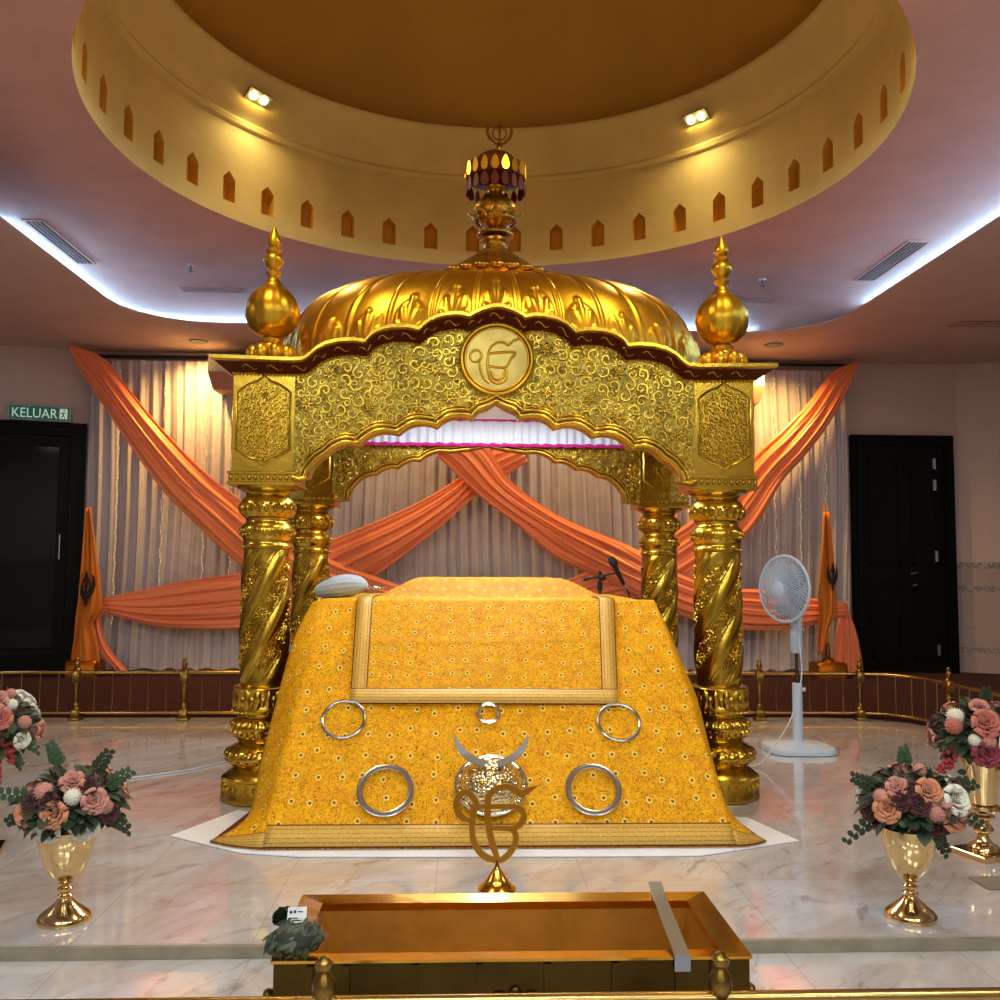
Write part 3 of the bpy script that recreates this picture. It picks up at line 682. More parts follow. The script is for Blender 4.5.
fence('brass_railing', 'brass railing running in front of the collection box, nearest the viewer', [[(-2.07, 1.97), (-1.268, 1.97)], [(-1.268, 1.97), (-.463, 1.97)], [(-.463, 1.97), (.342, 1.97)], [(.342, 1.97), (1.147, 1.97)], [(1.147, 1.97), (1.95, 1.97)]], [(x, 1.97) for x in (-2.07, -1.268, -.463, .342, 1.147, 1.95)], (-.06, 1.97, fz), M_OLDBRASS, M_BRASS, None, -.009, .436)
# ================================================================== FLAGS
def khanda(mb, fn, s=1., th=.004, d=0., wt=1.):
    """double edged sword inside a ring between two curved blades"""
    ri = lambda p, w: mb.ribbon([(a * s, b * s) for a, b in p], [q * s * wt for q in w] if isinstance(w, list) else w * s * wt, fn, d, d + th)
    ri([(0, -.95), (0, -.45), (0, .0), (0, .55), (0, .8), (0, 1.0)], [.1, .1, .13, .22, .16, .01]); ri([(-.16, -.5), (.16, -.5)], .09)
    ri([(.42 * math.sin(a), .12 + .42 * math.cos(a)) for a in [TAU * k / 28 for k in range(29)]], .1)
    for g in (-1, 1):
        ri([(g * .12, -1.0), (g * -.1, -.72), (g * .3, -.5), (g * .62, -.18), (g * .76, .2), (g * .7, .55), (g * .52, .82)], [.1, .12, .15, .2, .2, .15, .01]); ri([(g * -.22, -.72), (g * .05, -.9)], .08)
def flag(px_off, fx, top, base_label, cloth, mark, mx, Y, ped):
    t = thing('saffron_flag', base_label, 'flag', (fx, Y, .27), 'saffron flags')
    mb = MB(); mb.tube([(fx, Y, .27), (fx, Y, top)], .014, 8); mb.build('flag_pole', M_FLAG, t)
    mb = MB(); (mb.bbox(fx - ped, fx + ped, Y - .12, Y + .12, .27, .42, .02)); mb.lathe([(.06, .42), (.05, .45), (.024, .47), (.02, .6)], 14, (fx, Y, 0)); mb.build('flag_base', gold_mat('saffron_brass', (176, 104, 26), .4), t)
    C = [[Vector(at(*p, Y - .05)) for p in row] for row in cloth]
    mb = MB()
    def fn(u, v):
        a = [lerp_path([tuple(q) for q in row], u) for row in C]; p = lerp_path(a, v)
        return (p[0], p[1] - .03 * math.sin(u * 9 + v * 4) - .015 * math.sin(u * 21 + v * 2), p[2])
    mb.grid(fn, 22, 34); o = mb.build('flag_cloth', M_FLAG, t, ang=180, weld=False); o.modifiers.new('t', 'SOLIDIFY').thickness = .004
    mb = MB(); c = Vector(at(*mx, Y - .105)); khanda(mb, lambda a, b, d: (c.x + a * mark[0], c.y - d + abs(a) * .02, c.z + b * mark[1]), 1., .003, wt=1.7); o = mb.build('flag_emblem', M_INK, t, flat=True); o['label'] = 'black crossed sword emblem'
fx = at(91, 508, 9.05).x
flag(0, fx, at(89, 506, 9.05).z, 'saffron flag with black emblem on a pole beside the glass door', [[(87, 508), (91, 508)], [(84, 545), (96, 545)], [(82, 575), (99, 575)], [(80, 600), (101, 600)], [(77, 618), (100, 612)], [(75, 638), (92, 622)], [(72, 652), (98, 648)], [(70, 667), (100, 667)]], (.085, .165), (86, 588), 9.05, .15)
fx = at(825, 508, 9.0).x
flag(0, fx, at(825, 504, 9.0).z, 'saffron flag with black emblem on a pole between the fan and the black door', [[(823, 512), (828, 512)], [(821, 545), (832, 545)], [(818, 580), (836, 575)], [(816, 595), (838, 600)], [(818, 612), (838, 612)], [(818, 635), (829, 630)], [(819, 655), (824, 652)]], (.06, .13), (833, 576), 9.0, .15)
# ================================================================== FAN
fc = (2.25, 6.8); t = thing('standing_fan', 'white pedestal fan with round grille standing on the marble by the canopy', 'fan', (fc[0], fc[1], 0))
mb = MB(); q = math.radians(8)
ol = [(.24 * (abs(math.cos(a)) ** .55) * (1 if math.cos(a) > 0 else -1), .22 * (abs(math.sin(a)) ** .55) * (1 if math.sin(a) > 0 else -1)) for a in [TAU * k / 48 for k in range(48)]]
vs = []; rings = [(1, .004), (1, .03), (.97, .042), (.6, .055), (.25, .065), (.18, .075)]
for s_, z in rings: vs += [(fc[0] + a * s_, fc[1] + b * s_, z) for a, b in ol]
fs = [list(range(48))[::-1], list(range(240, 288))]
for k in range(5): fs += [(k * 48 + i, k * 48 + (i + 1) % 48, k * 48 + 48 + (i + 1) % 48, k * 48 + 48 + i) for i in range(48)]
mb.add(vs, fs); mb.build('fan_base', M_WHITE, t)
mb = MB(); mb.lathe([(.22, .0), (.222, .004)], 40, (fc[0], fc[1], 0)); mb.build('rubber_foot', M_BLACK, t)
mb = MB(); mb.lathe([(.048, .06), (.036, .09), (.035, .48), (.03, .485)], 24, (fc[0], fc[1], 0)); o = mb.build('lower_column', M_WHITE, t)
mb = MB(); mb.tube([(fc[0] + .034, fc[1] - .01, .44), (fc[0] + .055, fc[1] - .016, .44)], .014, 10); mb.build('height_knob', M_WHITE, o)
mb = MB(); mb.tube([(*fc, .48), (*fc, .72)], .0125, 12); mb.build('inner_pole', mat('chrome', (120, 124, 130), .25, 1), t)
mb = MB(); mb.lathe([(.03, .70), (.038, .71), (.04, 1.0), (.04, 1.1), (.03, 1.14), (.02, 1.15)], 20, (fc[0], fc[1], 0), rf=lambda a, z, r: r * (1 + .12 * math.cos(2 * a))); mb.build('upper_column', M_WHITE, t)
hd = Vector((-.89, -.45, 0)).normalized(); hz = 1.165; hc = Vector((fc[0] - .01, fc[1], hz)) + hd * .1
hx = Vector((-hd.y, hd.x, 0)); hu = Vector((0, 0, 1))
def H(a, b, d): return hc + hx * a + hu * b + hd * d
mb = MB(); o0 = 0
mb.lathe([(.02, -.2), (.05, -.19), (.075, -.15), (.08, -.08), (.06, -.05), (.05, -.045)], 24, cap=True); mb.xf(lambda p: H(p.x, p.y, p.z)); mb.build('motor_housing', M_WHITE, t)
RG = .237
mb = MB(); mb.tube([H(RG * math.cos(a), RG * math.sin(a), 0) for a in [TAU * k / 64 for k in range(64)]], .011, 10, closed=True); mb.build('grille_ring', M_WHITE, t)
mb = MB()
NW = 46
for k in range(NW):
    a0 = TAU * k / NW
    for front in (1, -1):
        pts = []
        for j in range(9):
            f = j / 8; r = .05 + (RG - .05) * f; a = a0 + front * .75 * (1 - f) ** 1.2; pts.append(H(r * math.cos(a), r * math.sin(a), front * .055 * math.cos(f * PI / 2) ** .7 + .0))
        mb.tube(pts, .003, 4)
for r in (.12, .18):
    for front in (1, -1):
        f = (r - .05) / (RG - .05); mb.tube([H(r * math.cos(a), r * math.sin(a), front * .055 * math.cos(f * PI / 2) ** .7) for a in [TAU * k / 48 for k in range(48)]], .002, 4, closed=True)
mb.build('wire_grille', M_WHITE, t, weld=False)
mb = MB(); mb.lathe([(.001, .068), (.03, .067), (.052, .06), (.054, .05), (.03, .048)], 28, cap=False); mb.xf(lambda p: H(p.x, p.y, p.z)); mb.build('hub_cap', M_WHITE, t)
for k in range(5):
    a0 = TAU * k / 5 + .3; mb = MB()
    def bl(u, v):
        r = .035 + u * .165; a = a0 + (v - .5) * (1.05 - .25 * u) + .5 * u; return H(r * math.cos(a), r * math.sin(a), -.012 + .045 * (v - .5) * (1 - .3 * u))
    mb.grid(bl, 8, 8); o = mb.build('fan_blade', M_WHITED, t, ang=180); o.modifiers.new('t', 'SOLIDIFY').thickness = .003
mb = MB(); mb.lathe([(.034, -.035), (.036, .02), (.02, .03)], 18); mb.xf(lambda p: H(p.x, p.y, p.z)); mb.build('blade_hub', M_WHITED, t)
cp = catmull([(2.24, 6.76, 1.0), (2.245, 6.73, .8), (2.21, 6.6, .55), (2.08, 6.44, .3), (1.92, 6.32, .13), (1.8, 6.25, .03), (1.66, 6.22, .006), (1.5, 6.3, .006)], 8)
mb = MB(); mb.tube(cp, .0045, 6); mb.build('power_cord', M_WHITE, t)
cp = catmull([(-3.3, 5.7, .006), (-2.85, 5.62, .006), (-2.45, 5.72, .006), (-2.2, 5.95, .006), (-1.9, 6.2, .006), (-1.7, 6.5, .006)], 8)
mb = MB(); mb.tube(cp, .006, 6); o = recenter(mb.build('cable_cord', M_WHITE), (-2.4, 5.7, 0)); tag(o, 'thin white cable lying on the marble behind the flower vase near the glass door', 'cable')
# mic stand
x, y = at(600, 600, 7.02).x, 7.02
t = thing('microphone_stand', 'black microphone stand rising behind the draped bed beside a rear pillar', 'microphone stand', (x, y, 0))
zt = at(600, 574, y).z
mb = MB(); mb.lathe([(.13, .003), (.13, .015), (.03, .03), (.012, .05)], 24, (x, y, 0)); mb.build('stand_base', M_BLACK, t)
mb = MB(); mb.tube([(x, y, .03), (x, y, zt + .02)], .012, 10); mb.tube([(x, y, zt - .12), (x, y, zt - .06)], .02, 10); mb.build('stand_pole', M_BLACK, t)
a, b = at(586, 579, y), at(615, 573, y)
mb = MB(); mb.tube([a, b], .008, 8); mb.tube([a - Vector((.02, 0, .003)), a + Vector((.02, 0, .004))], .013, 8); mb.build('boom_arm', M_BLACK, t)
mb = MB(); mb.ball((x + .015, y - .02, zt - .025), .026, 12, 8); mb.build('clutch_knob', M_BLACK, t)
t = thing('microphone', 'black handheld microphone clipped to the stand', 'microphone', b)
a, c, e = at(611, 558, y - .03), at(624, 585, y - .03), at(626.5, 588.5, y - .03); dv = (Vector(a) - Vector(c)).normalized()
mb = MB(); mb.tube([c, c + dv * .05, c + dv * .16], [.013, .016, .022], 14); mb.build('microphone_body', M_BLACK, t)
mb = MB(); mb.tube([c + dv * .16, c + dv * .165, c + dv * .19, c + dv * .22, c + dv * .235], [.022, .03, .032, .026, .008], 14); mb.build('microphone_head', mat('black_mesh', (24, 24, 26), .7), t)
mb = MB(); mb.tube([c, e], .012, 10); mb.build('connector', M_STEEL, t)
mb = MB(); mb.tube(catmull([e, at(628, 593, y - .03), at(629, 598, y), (x + .2, y + .03, .8), (x + .05, y + .06, .3), (x + .1, y + .1, .01)], 6), .005, 6); mb.build('microphone_cord', M_BLACK, t)
# ================================================================== GOLDEN CANOPY
PX, YF, YB = 1.308, 5.464, 7.082
YC = (YF + YB) / 2
pal = thing('golden_canopy', 'tall embossed golden canopy with spiral posts, scalloped arches and ribbed dome over the bed', 'canopy', (0, YC, 0))
def lobes(cusps, bulge, k=7):
    out = [cusps[0]]
    for (x0, z0), (x1, z1) in zip(cusps, cusps[1:]):
        dx, dz = x1 - x0, z1 - z0; l = math.hypot(dx, dz); nx, nz = -dz / l, dx / l
        if nz < 0: nx, nz = -nx, -nz
        for j in range(1, k + 1):
            t = j / k; b = bulge * l * 4 * t * (1 - t) * (1.0); out.append((x0 + dx * t + nx * b, z0 + dz * t + nz * b))
    return out
half = [(0, 2.243), (.045, 2.212), (.09, 2.197), (.118, 2.178)] + lobes([(.13, 2.148), (.335, 2.098), (.555, 2.055), (.78, 1.985), (.955, 1.93)], .17) + lobes([(.955, 1.93), (1.06, 1.80)], .12)[1:] + [(1.09, 1.79), (1.137, 1.79)]
LOW = [(-x, z) for x, z in half[::-1]] + half[1:]
hup = [(0, 2.776), (.04, 2.77), (.085, 2.755), (.125, 2.737), (.156, 2.716), (.2, 2.727), (.26, 2.727), (.33, 2.712), (.38, 2.688), (.415, 2.66), (.437, 2.637), (.5, 2.65), (.586, 2.648), (.64, 2.637), (.69, 2.613), (.715, 2.59), (.735, 2.562), (.8, 2.57), (.88, 2.565), (.95, 2.548), (1.0, 2.52), (1.04, 2.483), (1.075, 2.458), (1.14, 2.453), (1.575, 2.463)]
UPP = [(-x, z) for x, z in hup[::-1]] + hup[1:]
fr = YF - .172
def P_in(poly, x, y):
    c = False; n = len(poly)
    for i in range(n):
        a, b = poly[i], poly[(i + 1) % n]
        if (a[1] > y) != (b[1] > y) and x < (b[0] - a[0]) * (y - a[1]) / (b[1] - a[1]) + a[0]: c = not c
    return c
def P_dist(poly, x, y):
    best = 9; n = len(poly)
    for i in range(n):
        (ax, ay), (bx_, by) = poly[i], poly[(i + 1) % n]; dx, dy = bx_ - ax, by - ay; L = dx * dx + dy * dy
        t = max(0, min(1, ((x - ax) * dx + (y - ay) * dy) / L)) if L else 0; best = min(best, math.hypot(x - ax - t * dx, y - ay - t * dy))
    return best
def petal(mb, fn, x, y, ang, l, w, h):
    c, s = math.cos(ang), math.sin(ang); vs = []
    for k in range(8):
        q = TAU * k / 8; a, b = l / 2 + l / 2 * math.cos(q), w / 2 * math.sin(q); vs.append(fn(x + a * c - b * s, y + a * s + b * c, -.002))
    for k in range(8):
        q = TAU * k / 8; a, b = l * .5 + l * .3 * math.cos(q), w * .28 * math.sin(q); vs.append(fn(x + a * c - b * s, y + a * s + b * c, h))
    vs.append(fn(x + l * .5 * c, y + l * .5 * s, h * 1.15))
    mb.add(vs, [(k, (k + 1) % 8, 8 + (k + 1) % 8, 8 + k) for k in range(8)] + [(8 + k, 8 + (k + 1) % 8, 16) for k in range(8)])
def flower(mb, fn, x, y, R, rng, h=.009):
    n = rng.choice((6, 7, 8)); a0 = rng.random() * TAU
    for k in range(n): petal(mb, fn, x, y, a0 + TAU * k / n, R, R * 2.3 / n * 1.15, h)
    for k in range(n): petal(mb, fn, x, y, a0 + TAU * (k + .5) / n, R * .55, R * .3, h * 1.4)
    petal(mb, fn, x - R * .17, y, 0, R * .34, R * .34, h * 1.7)
def scroll(mb, fn, x, y, R, a0, sg, r=.0085):
    pts = []; n = 24
    for k in range(n): f = k / (n - 1); a = a0 + sg * f * 6.6; q = R * (1 - f * .8); pts.append(fn(x + q * math.cos(a), y + q * math.sin(a), .003))
    mb.tube(pts, [r * (1.15 - .4 * k / n) for k in range(n)], 5)
    petal(mb, fn, x - R * .18, y, 0, R * .36, R * .36, .012)
def relief(mb, fn, poly, seed, avoid=None, R=(.045, .06), margin=.045, sp=.135, leafn=900):
    rng = random.Random(seed); xs = [p[0] for p in poly]; ys = [p[1] for p in poly]; put = []
    def ok(x, y, r): return P_in(poly, x, y) and P_dist(poly, x, y) > r + margin * .4 and not (avoid and math.hypot(x - avoid[0], y - avoid[1]) < avoid[2] + r) and all(math.hypot(x - a, y - b) > (r + c) * .84 for a, b, c in put)
    for R_, tries, kind in ((R[1], 500, 0), (R[0] * .95, 3500, 1), (R[0] * .6, 4500, 1), (R[0] * .4, 5000, 1), (R[0] * .36, 5000, 2)):
        for _ in range(tries):
            x, y = rng.uniform(min(xs), max(xs)), rng.uniform(min(ys), max(ys))
            if kind == 0 and any(math.hypot(x - a, y - b) < sp for a, b, c in put): continue
            if not ok(x, y, R_): continue
            put.append((x, y, R_))
            if kind == 0: flower(mb, fn, x, y, R_, rng)
            elif kind == 1: scroll(mb, fn, x, y, R_, rng.random() * TAU, rng.choice((-1, 1)), .0072 * (R_ / R[0]) ** .5)
            else:
                a = rng.random() * TAU; petal(mb, fn, x - R_ * math.cos(a), y - R_ * math.sin(a), a, R_ * 2, R_ * 1.1, .012)
frontfn = lambda a, b, d: (a, fr - d, b)
# ---- posts
POSTS = []
def canopy_post(x, y):
    loc = Vector((x, y, 0)) - ORG[pal.name]
    if POSTS:
        c = POSTS[0].copy(); COL.objects.link(c); c.location = loc; POSTS.append(c)
        for ch in POSTS[0].children: d = ch.copy(); COL.objects.link(d); d.parent = c
        return
    SH = [(.124, .62), (.128, .66), (.133, .76), (.134, .9), (.132, 1.1), (.128, 1.405)]
    def rad(z, pr):
        for (r0, z0), (r1, z1) in zip(pr, pr[1:]):
            if z0 <= z <= z1 and z1 > z0: return r0 + (r1 - r0) * (z - z0) / (z1 - z0)
        return pr[-1][0] if z > pr[-1][1] else pr[0][0]
    K, TW = 4, .66          # four bands, twist
    def band(a, z): return ((a * .131 - z * TW) / (TAU * .131 / K)) % 1
    def rf(a, z, r_):
        f = band(a, z); fade = max(0, min(1, (z - .64) * 25, (1.405 - z) * 25))
        g_ = .009 * math.sin(PI * f / .42) if f < .42 else -.004
        for e_ in (.46, .94): g_ += .007 * math.exp(-((f - e_) / .018) ** 2)
        return r_ + g_ * fade
    zz = [.62 + .785 * k / 150 for k in range(151)]
    mbs = MB(); mbs.lathe([(rad(z, SH), z) for z in zz], 144, rf=rf, uvr=.13)
    def put(nm, mb_, m=M_GOLD, ang=45): return mb_.build(nm, m, o, ang=ang, weld=False, local=True)
    for k in range(K):
        def bfn(a, b, d, k=k):   # a across the band, b height
            u = TW * b + TAU * .131 * (k + .70) / K + a * .83; z = b - a * .55; th = u / .131; R = rad(z, SH) + d - .003; return (R * math.cos(th), R * math.sin(th), z)
        poly = [(-.046, .70), (.046, .74), (.046, 1.36), (-.046, 1.32)]
        relief(mbs, bfn, poly, 40 + k, None, (.024, .034), .012, .085)
    o = mbs.build('canopy_post', M_GOLD, pal, ang=60, weld=False, local=True); o.location = loc; POSTS.append(o)
    def row(mb, z, n, l, w_, h, pr, ang=PI / 2, ph=0.):
        for k in range(n):
            def fn(a, b, d, k=k): th = TAU * (k + ph) / n + a / .15; R = rad(b, pr) + d; return (R * math.cos(th), R * math.sin(th), b)
            petal(mb, fn, 0 if ang == PI / 2 else -l / 2, z, ang, l, w_, h)
    mb = MB(); mb.lathe([(.205, .0), (.222, .005), (.222, .03), (.219, .04), (.219, .125), (.222, .135), (.212, .147), (.165, .182)], 8); mb.xf(lambda q_: Matrix.Rotation(PI / 8, 3, 'Z') @ q_)
    for k in range(8):   # beaten flowers on the eight flats
        a0 = TAU * k / 8; e1 = Vector((math.cos(a0), math.sin(a0), 0)); e2 = Vector((-math.sin(a0), math.cos(a0), 0)); ap = .219 * math.cos(PI / 8)
        fn = lambda a, b, d: tuple(e1 * (ap + d) + e2 * a + Vector((0, 0, b))); rg = random.Random(k)
        for xx in (-.05, .0, .05): flower(mb, fn, xx, .082, .022, rg, .008)
        for xx in range(9): petal(mb, fn, -.08 + xx * .02, .112, PI / 2, .014, .014, .006)
    T1 = [(.145, .175), (.15, .19), (.178, .205), (.195, .228), (.2, .248), (.19, .275), (.165, .298), (.135, .312), (.125, .322)]
    T2 = [(.125, .322), (.14, .335), (.158, .365), (.170, .395), (.172, .41), (.165, .43), (.145, .452), (.13, .462), (.13, .472)]
    T3 = [(.13, .472), (.15, .476), (.163, .49), (.166, .505), (.156, .525), (.153, .56), (.157, .60), (.165, .622), (.158, .63), (.135, .634), (.126, .64)]
    for T_ in (T1, T2, T3): mb.lathe(T_, 64)
    row(mb, .25, 18, .06, .05, .012, T1, 0.6); row(mb, .206, 24, .03, .034, .008, T1)
    row(mb, .345, 26, .055, .03, .012, T2); row(mb, .402, 26, .05, .03, .01, T2, ph=.5)
    row(mb, .505, 16, .12, .05, .014, T3); row(mb, .52, 16, .07, .03, .01, T3, ph=.5); row(mb, .478, 32, .024, .024, .007, T3)
    put('post_base', mb)
    C1 = [(.128, 1.40), (.14, 1.405), (.142, 1.418), (.134, 1.428), (.13, 1.44), (.133, 1.455), (.134, 1.458), (.146, 1.475), (.149, 1.50), (.145, 1.525), (.13, 1.545), (.12, 1.553), (.118, 1.568), (.124, 1.578)]
    C2 = [(.124, 1.575), (.14, 1.59), (.15, 1.62), (.152, 1.65), (.145, 1.68), (.126, 1.70), (.12, 1.71), (.125, 1.722), (.15, 1.735), (.168, 1.742), (.172, 1.758)]
    mb = MB(); mb.lathe(C1, 64); mb.lathe(C2, 64)
    row(mb, 1.47, 30, .026, .026, .008, C1); row(mb, 1.495, 30, .03, .024, .008, C1, ph=.5); row(mb, 1.585, 20, .085, .042, .012, C2); row(mb, 1.60, 20, .055, .024, .01, C2, ph=.5); row(mb, 1.405, 36, .02, .018, .005, C1)
    put('capital', mb)
for sx in (-1, 1):
    for y in (YF, YB): canopy_post(sx * PX, y)
# ---- corner blocks
def cart(hw_, z0, z1, c=.1, k=7):
    right = [(hw_, z0 + c * .9), (hw_, z1 - c * .9)] + [(hw_ - (hw_ - .02) * t / k, z1 - c * .9 + c * .62 * math.sin(t / k * PI / 2) + .0) for t in range(1, k)] + [(.03, z1 - c * .22), (0, z1)]
    r2 = right + [(-x, z) for x, z in right[-2::-1]]
    mid = (z0 + z1) / 2; low = [(x, 2 * mid - z) for x, z in right]
    return right + [(-x, z) for x, z in right[-2::-1]] + [(-x, z) for x, z in low[1:]][:] + [(x, z) for x, z in low[-2:0:-1]]
def corner_block(x, y, front):
    mb = MB(); h = .172; mb.box(x - h, x + h, y - h, y + h, 1.828, 2.39); cpoly = cart(.148, 1.868, 2.37)
    faces = []
    if front: faces.append(lambda a, b, d: (x + a, y - .172 - d, b))
    else: faces.append(lambda a, b, d: (x + a, y - .172 - d, b))
    sxx = -1 if x > 0 else 1
    faces.append(lambda a, b, d: (x + sxx * (.172 + d), y + a, b)); faces.append(lambda a, b, d: (x - sxx * (.172 + d), y + a, b))
    for i, fn in enumerate(faces):
        mb.tube([fn(a, b, .002) for a, b in cpoly], .008, 6, closed=True)
        if i == 0: mb.tube([fn(a * .89, 2.119 + (b - 2.119) * .955, .002) for a, b in cpoly], .004, 5, closed=True)
        relief(mb, fn, cpoly, int(x * 10 + y * 7) + i * 3, None, (.024, .03), .012, .11)
        
    o = mb.build('corner_block', M_GOLD, pal, ang=50, weld=False)
    mb = MB(); h = .192; mb.bbox(x - h, x + h, y - h, y + h, 1.756, 1.775, .004); mb.bbox(x - h + .008, x + h - .008, y - h + .008, y + h - .008, 1.775, 1.818, .004); mb.bbox(x - h, x + h, y - h, y + h, 1.816, 1.832, .004)
    for k in range(11):
        for sy in (-1, 1): petal(mb, (lambda a, b, d: (x + a, y + sy * (h - .008 + d), b)), -h + .02 + k * .0345, 1.778, PI / 2, .036, .028, .008)
    mb.build('block_ledge', M_GOLD, o, ang=35)
for sx in (-1, 1):
    for y, f in ((YF, True), (YB, False)): corner_block(sx * PX, y, f)
# ---- front arch with roundel
upin = [(x, z - .072) for x, z in UPP if abs(x) < 1.1]; upin = [(-1.137, 2.388)] + upin + [(1.137, 2.388)]
panel = LOW + upin[::-1]
mb = MB(); mb.prism(panel, lambda a, b, d: (a, d, b), fr, fr + .14); k0 = len(mb.f); relief(mb, frontfn, panel, 11, (0, 2.487, .215), (.04, .048), .02, .17)
mb.mi[k0:] = [1] * (len(mb.f) - k0); arch = mb.build('front_arch', [M_EMB, M_GOLD], pal, ang=50, weld=False)
mb = MB()
low2 = LOW[2:-2]
def inset(path, d):
    out = []
    for i, (x, z) in enumerate(path):
        a, b = path[max(0, i - 1)], path[min(len(path) - 1, i + 1)]; tx, tz = b[0] - a[0], b[1] - a[1]; l = math.hypot(tx, tz) or 1
        nx, nz = -tz / l, tx / l
        out.append((x + nx * d, z + nz * d))
    return out
for d, r, pr in ((.008, .017, .012), (.036, .012, .008), (.056, .007, .004)):
    p = inset(low2, d); mb.tube([frontfn(a, b, pr) for a, b in p], r, 8)
for sx in (-1, 1):   # curled leaf brackets where the arch springs from the blocks
    for k in range(5):
        scroll(mb, frontfn, sx * (1.105 - .01 * (k % 2)), 1.825 + k * .034, .03, PI / 2, sx, .009)
    mb.tube([frontfn(sx * 1.06, 1.80, .012), frontfn(sx * 1.1, 1.785, .02), frontfn(sx * 1.14, 1.80, .012)], .014, 8)
mb.build('arch_moulding', M_GOLD, arch, ang=60, weld=False)
mc = (0, 2.487)
mb = MB()
mb.prism([(mc[0] + .178 * math.cos(q), mc[1] + .178 * math.sin(q)) for q in [TAU * k / 64 for k in range(64)]], lambda a, b, d: frontfn(a, b, d), -.01, .012)
med = mb.build('roundel', gold_mat('roundel_gold', (186, 164, 92), .34), arch, flat=True)
mb = MB()
for r_, w in ((.2, .012), (.18, .007)): mb.tube([frontfn(mc[0] + r_ * math.cos(q), mc[1] + r_ * math.sin(q), .01) for q in [TAU * k / 72 for k in range(72)]], w, 8, closed=True)
for k in range(72): q = TAU * k / 72; mb.ball(frontfn(.216 * math.cos(q), mc[1] + .216 * math.sin(q), .004), .0062, 6, 4)
mb.build('roundel_rim', M_DOME, med, ang=60, weld=False)
def E2(px, py):   # measured inside the roundel, metres
    return ((px - 480) * .14 / 176.0, (352 - py) * .14 / 176.0)
mb = MB()
STK = [[(372, 345), (366, 310), (335, 290), (300, 305), (290, 340), (310, 370), (345, 370), (370, 345)], [(358, 375), (364, 430), (385, 490), (430, 525)],
       [(645, 205), (600, 215), (565, 248), (520, 228), (470, 238), (432, 275), (416, 340), (416, 420), (432, 490), (470, 525), (510, 525), (545, 495), (552, 450), (532, 412)], [(425, 312), (605, 300), (580, 350), (560, 392), (532, 412), (425, 408)], [(440, 440), (455, 485), (490, 500), (525, 480), (530, 445)]]
for s_ in STK:
    pp = [E2(*q) for q in s_]
    pp = catmull(pp, 5) if len(pp) > 3 else pp
    mb.tube([frontfn(mc[0] + a, mc[1] + b, .014) for a, b in pp], .0075, 7)
mb.build('raised_emblem', M_DOME, med, ang=60, weld=False)
# ---- rear arch and side arches
rh = [(0, 2.205), (.06, 2.19), (.13, 2.175)] + lobes([(.28, 2.155), (.5, 2.09), (.66, 2.035), (.82, 1.985), (.98, 1.90)], .13) + lobes([(.98, 1.90), (1.02, 1.79)], .1)[1:] + [(1.137, 1.785)]
RL = [(-x, z) for x, z in rh[::-1]] + rh[1:]
rb = YB - .172; rp = RL + [(1.137, 2.388), (-1.137, 2.388)]
mb = MB(); mb.prism(rp, lambda a, b, d: (a, d, b), rb, rb + .14); k0 = len(mb.f); rf_ = lambda a, b, d: (a, rb - d, b); relief(mb, rf_, rp, 23, None, (.04, .048), .02, .17); mb.mi[k0:] = [1] * (len(mb.f) - k0); ra = mb.build('rear_arch', [M_EMB, M_GOLD], pal, ang=50, weld=False)
mb = MB()
for d, r in ((.006, .014), (.03, .009)): mb.tube([rf_(a, b, .008) for a, b in inset(RL[1:-1], d)], r, 7)
mb.build('arch_moulding', M_GOLD, ra, ang=60, weld=False)
sh = [(0, 2.2), (.05, 2.18)] + lobes([(.1, 2.16), (.25, 2.11), (.4, 2.03), (.53, 1.93)], .15) + [(.56, 1.79), (.637, 1.785)]
SL = [(-x, z) for x, z in sh[::-1]] + sh[1:]
for sx in (-1, 1):
    mb = MB(); mb.prism(SL + [(.637, 2.388), (-.637, 2.388)], lambda a, b, d: (sx * d, YC + a, b), PX + .03, PX + .16); mb.build('side_arch', M_EMB, pal, flat=True)
# ---- cornice following the scallops, then running back along the sides
yo, yi = fr - .135, fr + .0
prof = []   # (projection outward 0..1, drop)
PR = [(0.0, -.082), (.04, -.074), (.1, -.07), (.35, -.06), (.75, -.036), (.86, -.028), (.93, -.024), (1.0, -.018), (1.0, .0), (.9, .004), (-.4, .004)]
path3 = []
for x, z in UPP: path3.append((x, z, 'f'))
mb = MB(); nP = len(PR); rows = []
def crow(x, y, z, ox, oy):
    return [(x + ox * p, y + oy * p, z + q) for p, q in PR]
rows.append(crow(-PX - .172, YB + .17, 2.463, -.1, 0.)); rows.append(crow(-PX - .172, YF + .2, 2.463, -.1, 0.))
for x, z in UPP:
    if abs(x) > 1.5: s_ = 1 if x > 0 else -1; rows.append(crow(s_ * (PX + .172), fr, z, s_ * .1, -.135))
    else: rows.append(crow(x, fr, z, 0, -.135))
rows.append(crow(PX + .172, YF + .2, 2.463, .1, 0.)); rows.append(crow(PX + .172, YB + .17, 2.463, .1, 0.))
vs = sum(rows, []); fs = []; mi = []
mbm = MB(); band_f = []; rest_f = []
for i in range(len(rows) - 1):
    for k in range(nP - 1):
        q = (i * nP + k, (i + 1) * nP + k, (i + 1) * nP + k + 1, i * nP + k + 1); (band_f if 2 <= k <= 4 else rest_f).append(q)
mb.add(vs, rest_f); corn = mb.build('cornice', M_GOLD, pal, ang=35)
mb = MB(); mb.add(vs, band_f); mb.build('cornice_band', M_MAROON, corn, ang=35)
mb = MB()   # bead row under the band and gilt scrolls on it
U2 = [p for p in UPP]; D = [0]
for a, b in zip(U2, U2[1:]): D.append(D[-1] + math.hypot(b[0] - a[0], b[1] - a[1]))
